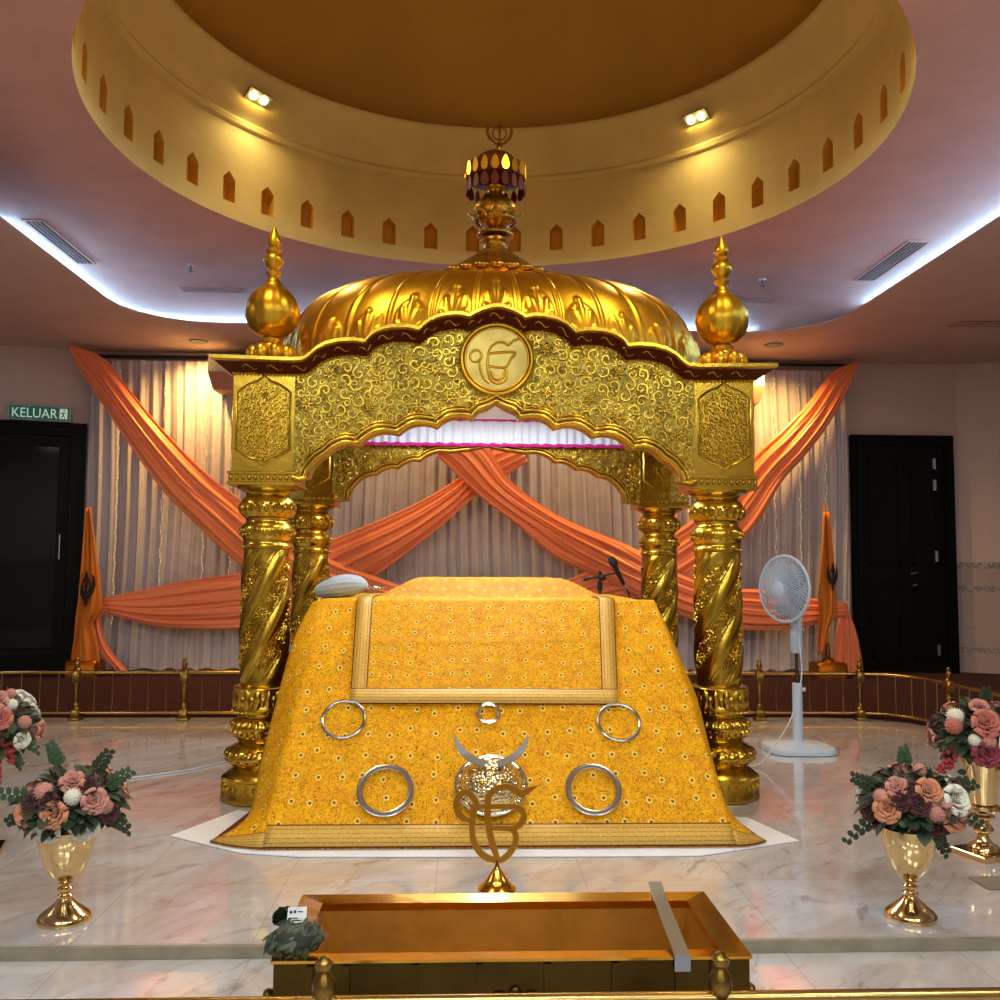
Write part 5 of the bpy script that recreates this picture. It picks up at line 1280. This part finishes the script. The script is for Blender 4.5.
for c0, n_ in ((-.38, 0), (-.05, 1), (.28, 0)):
    arc = [(c0 - .07, .17), (c0 - .065, .22), (c0 - .045, .245), (c0 - .02, .238), (c0, .258), (c0 + .02, .238), (c0 + .045, .245), (c0 + .065, .22), (c0 + .07, .17)]
    if n_: mb.tube([(a, fy - .006, b) for a, b in catmull(arc, 4)], .006, 6)
mb.build('front_moulding', M_BOXFR, bb, ang=40, weld=False)
for x, s_ in ((BX0, -1), (BX1, 1)):
    mb = MB(); mb.lathe([(.012, 0), (.012, .012), (.022, .02), (.024, .03), (.016, .04), (.001, .043)], 14, cap=False); mb.xf(lambda p: Vector((x - s_ * .005 + s_ * p.z, BYF + .1 + p.x, .2 + p.y))); mb.build('side_knob', M_OLDBRASS, box)
# steel strip hooked over the box rims
def at_z(px, py, z): return onz(px, py, z)
a = onz(655, 886, BZ + .004); b = onz(685, 963, BZ + .004); dx = (b.x - a.x) / (b.y - a.y); hw_ = .02
mb = MB(); pr = [(a.x + dx * (2.94 - a.y), 2.94, BZ + .012), (a.x + dx * (2.9 - a.y), 2.9, BZ + .008), (a.x + dx * (2.85 - a.y), 2.85, BZ + .004), (a.x + dx * (2.45 - a.y), 2.45, BZ + .004), (a.x + dx * (2.409 - a.y), 2.409, BZ + .004), (a.x + dx * (2.408 - a.y), 2.408, BZ - .032)]
vs = [(p[0] + s_ * hw_, p[1], p[2] + q_) for q_ in (0, .003) for p in pr for s_ in (-1, 1)]; fs = []
for i in range(5):
    fs += [(2 * i, 2 * i + 1, 2 * i + 3, 2 * i + 2), (12 + 2 * i, 12 + 2 * i + 2, 12 + 2 * i + 3, 12 + 2 * i + 1), (2 * i, 2 * i + 2, 12 + 2 * i + 2, 12 + 2 * i), (2 * i + 1, 12 + 2 * i + 1, 12 + 2 * i + 3, 2 * i + 3)]
fs += [(0, 12, 13, 1), (10, 11, 23, 22)]
mb.add(vs, fs); o = recenter(mb.build('steel_strip', M_STEEL, flat=True), (b.x, 2.65, BZ)); tag(o, 'bent flat steel strip laid across the brass collection box', 'steel strip')
# bag of herbs on the near corner
bc = Vector((BX0 + .045, BYF + .075, BZ)); bag = thing('herb_bag', 'clear plastic bag of dark green herbs on the corner of the collection box', 'bag', bc)
def lump(mb, c, sx, sy, sz, seed, n=24, m_=16, fl=0.0):
    def fn(u, v):
        a = TAU * u; b = -PI / 2 + PI * v; d = Vector((math.cos(a) * math.cos(b), math.sin(a) * math.cos(b), math.sin(b))); k = 1 + .22 * noise.noise(d * 2.1 + Vector((seed, 0, 0))) + .08 * noise.noise(d * 6 + Vector((0, seed, 0)))
        p = Vector((d.x * sx * k, d.y * sy * k, d.z * sz * k)); p.z = max(p.z, -sz * .55); return Vector(c) + p
    mb.grid(fn, n, m_)
mb = MB(); lump(mb, bc + Vector((0, -.005, .022)), .068, .056, .036, 3.1, 40, 26); mb.build('herb_filling', M_HERB, bag, ang=180)
mb = MB(); rg = random.Random(2)
for k in range(520):
    z_ = rg.uniform(-.3, 1); a_ = rg.uniform(0, TAU); r_ = math.sqrt(1 - z_ * z_); d_ = Vector((r_ * math.cos(a_), r_ * math.sin(a_), z_)); leaf_into(mb, bc + Vector((0, -.003, .022)) + Vector((d_.x * .066, d_.y * .054, d_.z * .037)), (d_.orthogonal() + Vector((rg.uniform(-1, 1), rg.uniform(-1, 1), rg.uniform(-.5, .5)))), d_, rg.uniform(.014, .034), .01, .2)
mb.build('herb_leaves', M_HERB2, bag, ang=180, weld=False)
mb = MB(); lump(mb, bc + Vector((0, 0, .028)), .078, .064, .044, 3.1, 30, 20); mb.build('bag_film', M_BAG, bag, ang=50)
mb = MB()
def bt(u, v): x = -.066 + .12 * u; return bc + Vector((x, .05 + .012 * math.sin(u * 9), .05 + v * .055 - .012 * math.sin(u * 5) * v)) + Vector((0, -.02 * v + .006 * math.sin(v * 9 + u * 7), 0))
mb.grid(bt, 20, 8); o = mb.build('bag_top', M_BAG, bag, ang=50); o.modifiers.new('t', 'SOLIDIFY').thickness = .003
mb = MB(); lump(mb, bc + Vector((-.035, .045, .06)), .03, .016, .03, 7.7, 20, 14); mb.build('herb_stalks', M_HERB, bag, ang=180)
mb = MB(); lc = bc + Vector((.0, .02, .072)); lt = lambda a, b, d: lc + Vector((a, .25 * b - d, b))
mb.prism([(-.024, -.016), (.026, -.01), (.026, .024), (-.022, .022)], lt, 0, .002); lab = mb.build('price_label', M_PAPER, bag, flat=True)
mb = MB()
for a, b in ((-.014, .012), (-.004, .013)): mb.prism([(a - .003, b - .003), (a + .003, b - .003), (a + .003, b + .003), (a - .003, b + .003)], lt, .0021, .003)
for a, b, w_ in ((.01, .013, .012), (-.006, -.002, .02), (.002, -.007, .024)): mb.prism([(a - w_ / 2, b - .0012), (a + w_ / 2, b - .0012), (a + w_ / 2, b + .0012), (a - w_ / 2, b + .0012)], lt, .0021, .003)
mb.build('label_print', M_INK, lab, flat=True)
# floor hatch
a, b = onz(968, 878), onz(1012, 890)
mb = MB(); mb.bbox(a.x, b.x + .05, b.y, a.y, .001, .008, .003); hatch = recenter(mb.build('floor_hatch', plain('grey_hatch', (126, 122, 112), .1, 20, .5), flat=True), (a.x, b.y, 0)); tag(hatch, 'grey rectangular cover plate set on the marble near the square footed vase', 'cover plate')
# ================================================================== VASES AND FLOWERS
def rose_mesh():
    mb = MB(); rng = random.Random(5)
    for ring, (n, r, h, open_) in enumerate(((3, .002, .05, .0), (3, .008, .051, .02), (4, .014, .05, .06), (5, .02, .048, .12), (5, .027, .044, .24), (6, .035, .034, .5))):
        for k in range(n):
            a0 = TAU * (k + ring * .37) / n; wd = TAU / n * .72
            def pf(u, v):
                a = a0 + (u - .5) * 2 * wd * .62; q = v ** .8; rr = .006 + (r) * q ** (.7) + .010 * open_ * max(0, v - .7) * 3.3; z = -.02 + (h + .02) * (v if open_ < .5 else math.sin(v * PI / 2 * (1.05 + .35 * open_)))
                cu = max(0, v - .76) * 4; rr += .007 * cu; z -= .008 * cu * cu
                z -= .012 * abs(2 * u - 1) ** 2.5 * v; return (rr * math.cos(a), rr * math.sin(a), z)
            mb.grid(pf, 6, 9)
    mb.lathe([(.001, -.03), (.014, -.02), (.014, -.005), (.004, .03), (.001, .034)], 10, cap=False); return mb
def pom_mesh():
    mb = MB(); rng = random.Random(8)
    mb.ball((0, 0, .01), .028, 12, 8)
    for k in range(70):
        z = 1 - 1.5 * k / 70; a = k * 2.39996; r = math.sqrt(max(0, 1 - z * z)); d = Vector((r * math.cos(a), r * math.sin(a), z)); e1 = d.orthogonal().normalized(); e2 = d.cross(e1); c_ = d * .026 + Vector((0, 0, .01))
        mb.add([c_ - e1 * .007, c_ + e2 * .006, c_ + e1 * .007, c_ - e2 * .006, c_ + d * .013], [(0, 1, 4), (1, 2, 4), (2, 3, 4), (3, 0, 4)])
    return mb
PROTO = {}
def bloom(kind, parent, pos, direc, s_, m, name, lab=None):
    s_ *= .84
    key = (kind, m.name)
    if key not in PROTO:
        b_ = rose_mesh() if kind == 'rose' else pom_mesh(); o = b_.build(name, m, None, ang=180, weld=False, local=True); PROTO[key] = o.data; 
    else: o = bpy.data.objects.new(name, PROTO[key]); COL.objects.link(o)
    o.parent = parent; o.location = Vector(pos) - ORG[parent.name]; o.rotation_euler = direc.to_track_quat('Z', 'Y').to_euler(); o.scale = (s_, s_, s_)
    if lab: o['label'] = lab
    return o
def arrangement(c, R, label, spec, seed, sprays, zsc=.66, extra=None):
    """c centre of the mass, R radius, spec = blooms (kind, material, dx, dz, size, text) seen from the front"""
    t = thing('flower_arrangement', label, 'flowers', (c[0], c[1], c[2] - R * .36)); c = Vector(c); rng = random.Random(seed)
    for kind, m, dx, dz, s_, lb in spec:
        q = max(.04, 1 - min(1, (dx * dx + dz * dz))) ** .5; d = Vector((dx, -q, dz)); p = c + Vector((dx * R, -q * R * .85, dz * R * zsc * .84 + .014)) * 1.04
        bloom(kind, t, p, Vector((dx * .8, -q - .25, dz * .8 + .25)), s_, m, 'rose' if kind == 'rose' else 'pompom_flower', lb)
    for k in range(13):   # blooms round the back
        a = rng.uniform(.1, PI - .1); z = rng.uniform(-.3, .85); r = math.sqrt(1 - z * z); d = Vector((r * math.cos(a), r * math.sin(a) * .9, z)); m = rng.choice((M_ROSEP, M_ROSEB, M_ROSEW, M_ROSEK))
        bloom('rose', t, c + Vector((d.x * R, d.y * R, d.z * R * zsc)) * .95, d, rng.uniform(.85, 1.2), m, 'rose')
    mb = MB(); lump(mb, c + Vector((0, 0, -.01)), R * .72, R * .72, R * .6, seed, 20, 14); mb.build('foliage_core', M_LEAF, t, ang=180)
    for mat_, cnt, L, W_, rd, nm in ((M_LEAF, 170, .062, .042, False, 'dark_leaves'), (M_LEAF2, 60, .055, .048, True, 'rounded_leaves'), (M_ROSEB, 34, .06, .034, False, 'burgundy_leaves')):
        mb = MB()
        for k in range(cnt):
            z = rng.uniform(-.72, .98); a = rng.uniform(0, TAU); r = math.sqrt(1 - z * z); d = Vector((r * math.cos(a), r * math.sin(a), z * .9)); base = c + Vector((d.x * R, d.y * R, d.z * R * zsc)) * rng.uniform(.6, .93)
            dd = (d + Vector((rng.uniform(-.7, .7), rng.uniform(-.7, .7), rng.uniform(-.6, .4)))).normalized(); s_ = rng.uniform(.7, 1.25); leaf_into(mb, base, dd, Vector((0, 0, 1)) if abs(dd.z) < .9 else Vector((1, 0, 0)), L * s_, W_ * s_, .3, rd)
        mb.build(nm, mat_, t, ang=180, weld=False)
    for dx, dz, ln, mm in sprays:
        mb = MB(); d = Vector((dx, -.25, dz)).normalized(); b0 = c + Vector((dx * R, -.25 * R, dz * R)) * .75; pts = [b0 + d * (ln * f) + Vector((0, 0, -.05 * ln * f * f * 4 * (dz < .2))) for f in (0, .25, .5, .75, 1)]; mb.tube(pts, .0022, 5)
        for k in range(9):
            f = .2 + .8 * k / 8; p = b0 + d * (ln * f) + Vector((0, 0, -.2 * ln * f * f * (dz < .2))); sd_ = d.cross(Vector((0, 1, 0))).normalized() * (1 if k % 2 else -1); leaf_into(mb, p, sd_ * .9 + d * .5, Vector((0, -1, 0)), .034 * (1.15 - .5 * f), .026 * (1.15 - .5 * f), .1, True)
        mb.build('leaf_spray', mm, t, ang=180, weld=False)
    for (dx, dz, ln) in (extra or ()):
        mb = MB(); d = Vector((dx, -.3, dz)).normalized(); b0 = c + Vector((dx * R, -.5 * R, dz * R * .6)) * .8
        for k in range(70):
            f = rng.random(); w_ = .035 * (1 - f) + .006; p = b0 + d * (ln * f) + Vector((rng.uniform(-w_, w_), rng.uniform(-w_, w_), rng.uniform(-w_, w_))); mb.ball(p, .009 * (1.1 - .5 * f), 6, 4)
        mb.build('crimson_spray', M_REDB, t, ang=180, weld=False)
    return t
ro = 'rose'; po = 'pom'; WH, PE, PK, BU, MV, SA = M_ROSEW, M_ROSEP, M_ROSEK, M_ROSEB, M_ROSEM, M_SALM
def goblet(x, y, label):
    t = thing('goblet_vase', label, 'vase', (x, y, 0), 'gold flower vases'); c = (x, y, 0)
    mb = MB(); mb.lathe([(.09, 0), (.092, .004), (.092, .018), (.086, .026), (.064, .044), (.042, .062), (.028, .076), (.021, .086)], 48, c); mb.build('vase_foot', M_VASE, t, ang=40)
    c2 = (x, y, .021)
    mb = MB(); mb.lathe([(.02, .06), (.027, .066), (.028, .072), (.02, .079), (.021, .084), (.027, .091), (.027, .098), (.019, .106), (.023, .112), (.026, .117), (.02, .121)], 36, c2); mb.build('vase_stem', M_VASE, t, ang=40)
    mb = MB(); mb.lathe([(.018, .118), (.034, .125), (.056, .148), (.075, .182), (.088, .222), (.094, .25), (.0955, .253), (.097, .256), (.099, .29), (.1, .312), (.097, .314), (.092, .29), (.08, .22), (.05, .16), (.001, .145)], 48, c2, cap=False); mb.build('vase_bowl', M_VASE, t, ang=40)
    return t
v1 = onz(64, 921); v2 = onz(911, 918)
goblet(v1.x, v1.y, 'gold goblet vase on round foot near the dais edge on the glass door side')
goblet(v2.x, v2.y, 'gold goblet vase on round foot near the dais edge on the fan side')
s1 = [(ro, PE, -.58, -.22, 1.05, None), (ro, PE, .02, -.18, 1.15, None), (ro, WH, -.2, -.72, 1.25, 'white rose'), (ro, WH, .42, -.74, 1.2, 'white rose'), (ro, PK, .66, .16, 1.1, None), (ro, PK, .2, .74, 1.05, None), (po, PK, -.26, .5, 1.15, None), (po, WH, .3, .36, 1.05, 'white pompom flower'),
      (po, PK, .82, -.08, .9, None), (ro, BU, -.76, -.5, .9, 'dark burgundy rose'), (ro, BU, .84, -.35, .9, 'dark burgundy rose'), (ro, BU, -.1, .2, .9, 'dark burgundy rose'), (ro, BU, -.5, .15, .8, 'dark burgundy rose'), (ro, BU, .5, .62, .8, 'dark burgundy rose')]
arrangement((v1.x + .015, v1.y, .425), .175, 'bouquet of peach and white roses in the goblet vase near the glass door side', s1, 3, [(.9, .5, .13, M_LEAF2), (1, -.3, .1, M_LEAF), (-1, .2, .13, M_LEAF2), (-.3, 1, .1, M_LEAF2), (-1, -.2, .08, M_LEAF), (.6, .8, .12, M_LEAF)])
s2 = [(ro, PE, .0, .5, 1.2, None), (ro, PE, -.72, -.12, 1.15, None), (ro, PE, .48, -.34, 1.25, None), (ro, PK, -.5, .56, 1.0, None), (ro, WH, .5, .22, 1.35, 'white rose'), (po, PK, .08, -.1, 1.2, None), (po, PK, .28, .06, 1.1, None), (po, PK, -.78, .26, 1.0, None), (po, PK, .14, 1.02, .85, None), (ro, PK, .82, -.04, .8, None),
      (ro, BU, -.22, .14, 1.0, 'dark burgundy rose'), (ro, BU, -.24, .52, .9, 'dark burgundy rose'), (ro, BU, .22, -.66, 1.0, 'dark burgundy rose'), (ro, BU, -.9, -.36, .8, 'dark burgundy rose'), (ro, BU, -.5, .2, .9, 'dark burgundy rose'), (ro, BU, .7, .55, .8, 'dark burgundy rose'), (ro, BU, .55, -.72, .9, 'dark burgundy rose')]
arrangement((v2.x + .005, v2.y, .425), .18, 'bouquet of peach, blush and burgundy roses in the goblet vase on the fan side', s2, 4, [(-1, .45, .12, M_LEAF), (-1, -.35, .15, M_LEAF), (1, .35, .1, M_LEAF), (1, -.2, .12, M_LEAF), (-.2, 1, .08, M_LEAF2), (.5, -.7, .08, M_LEAF)])
def tallvase(x, y, label):
    t = thing('square_foot_vase', label, 'vase', (x, y, 0), 'gold flower vases'); c = (x, y, 0)
    mb = MB(); mb.bbox(x - .1, x + .1, y - .1, y + .1, 0, .028, .004); mb.xf(lambda p: Vector(c) + Matrix.Rotation(.3, 3, 'Z') @ (p - Vector(c))); mb.build('vase_plinth', M_VASE, t, flat=True)
    mb = MB(); mb.lathe([(.062, .026), (.066, .034), (.06, .05), (.04, .062), (.03, .075), (.024, .088), (.03, .096), (.042, .112), (.044, .125), (.034, .142), (.026, .15), (.03, .158), (.05, .172), (.052, .182), (.032, .19), (.032, .196), (.07, .205), (.078, .216), (.074, .23), (.05, .236)], 44, c); mb.build('vase_stem', M_VASE, t, ang=40)
    mb = MB(); mb.lathe([(.05, .234), (.058, .238), (.066, .29), (.076, .36), (.088, .42), (.092, .445), (.088, .445), (.07, .34), (.001, .26)], 48, c, cap=False); mb.build('vase_cup', M_VASE, t, ang=40)
    return t
v3 = onz(984, 856); tallvase(v3.x, v3.y, 'tall gold vase on square foot behind the goblet vase on the fan side')
s3 = [(ro, MV, -.34, -.42, 1.5, 'mauve rose'), (ro, SA, -.32, .42, 1.5, None), (ro, WH, .06, -.14, 1.3, 'white rose'), (po, PK, -.32, -.08, 1.15, None), (po, WH, -.54, -.06, 1.0, 'white pompom flower'), (ro, PE, .36, .42, 1.25, None), (po, SA, -.8, .3, 1.3, None), (po, WH, -.72, .56, 1.3, 'white pompom flower'), (ro, PK, -.25, .86, 1.0, None), (ro, PE, .5, .85, 1.0, None), (ro, WH, .66, -.06, 1.3, 'white rose'), (ro, MV, .8, .4, 1.2, 'mauve rose'), (ro, BU, .36, -.55, 1.0, 'dark burgundy rose')]
arrangement((v3.x, v3.y - .01, .545), .215, 'bouquet of mauve, salmon and white flowers in the tall square footed vase', s3, 5, [(-.55, -.8, .16, M_LEAF2), (-.9, .1, .08, M_LEAF), (0, 1, .06, M_LEAF)], .74, [(-1, -.75, .16), (.45, -.9, .12)])
v4x = -2.36; v4y = 4.45; tallvase(v4x, v4y, 'tall gold vase on square foot at the far edge of view before the glass door')
s4 = [(ro, SA, .6, .28, 1.2, None), (ro, WH, .36, .06, 1.3, 'white rose'), (ro, PK, .42, .74, 1.2, None), (po, PK, .9, .12, 1.0, None), (po, WH, .66, .62, .9, 'white pompom flower'), (po, PK, .55, .9, .8, None), (ro, WH, .84, -.4, .9, 'white rose'), (ro, BU, .5, -.3, 1.1, 'dark burgundy rose'), (ro, PE, -.3, .3, 1.2, None), (ro, MV, -.2, -.3, 1.2, 'mauve rose'), (ro, WH, -.6, .0, 1.2, 'white rose')]
arrangement((v4x, v4y, .565), .23, 'salmon and white bouquet cut off by the picture edge near the glass door', s4, 6, [(.95, -.25, .12, M_LEAF2), (.8, -.6, .08, M_LEAF2), (.3, 1, .05, M_LEAF)], .74, [(.45, -.95, .14), (.75, -.75, .08)])
# ================================================================== LIGHT
def area(name, loc, target, sx, sy, energy, col):
    l = bpy.data.lights.new(name, 'AREA'); l.shape = 'RECTANGLE'; l.size = sx; l.size_y = sy; l.energy = energy; l.color = col
    o = bpy.data.objects.new(name, l); COL.objects.link(o); o.location = loc; d = Vector(target) - Vector(loc); o.rotation_euler = d.to_track_quat('-Z', 'Y').to_euler(); return o
pl_ = bpy.data.lights.new('lining_fill', 'POINT'); pl_.energy = 22; pl_.color = (.9, .95, 1); pl_.shadow_soft_size = .05
po_ = bpy.data.objects.new('lining_fill', pl_); COL.objects.link(po_); po_.location = (0, 5.62, 2.3)  # extra point light added to whiten the lining, hidden behind the arch
area('canopy_lamp', (0, 6.2, 2.36), (0, 6.2, 0), 1.2, .5, 26, (.86, .93, 1))
for x in (-2.2, 0, 2.2):
    for y in (-2.8, .4): area('hall_lamp', (x, y, 3.99), (x, y, 0), 1.2, .6, 70, (.93, 1, .92))
for x in (-4.9, 4.9): area('side_fill', (x, 4.6, 3.43), (x, 4.6, 0), 1.0, .5, 34, (1, .93, .88))  # unseen fill lights added to brighten the side walls and curtain
w = bpy.data.worlds.new('world'); S.world = w; w.use_nodes = True
w.node_tree.nodes['Background'].inputs[0].default_value = (.5, .45, .42, 1); w.node_tree.nodes['Background'].inputs[1].default_value = .06
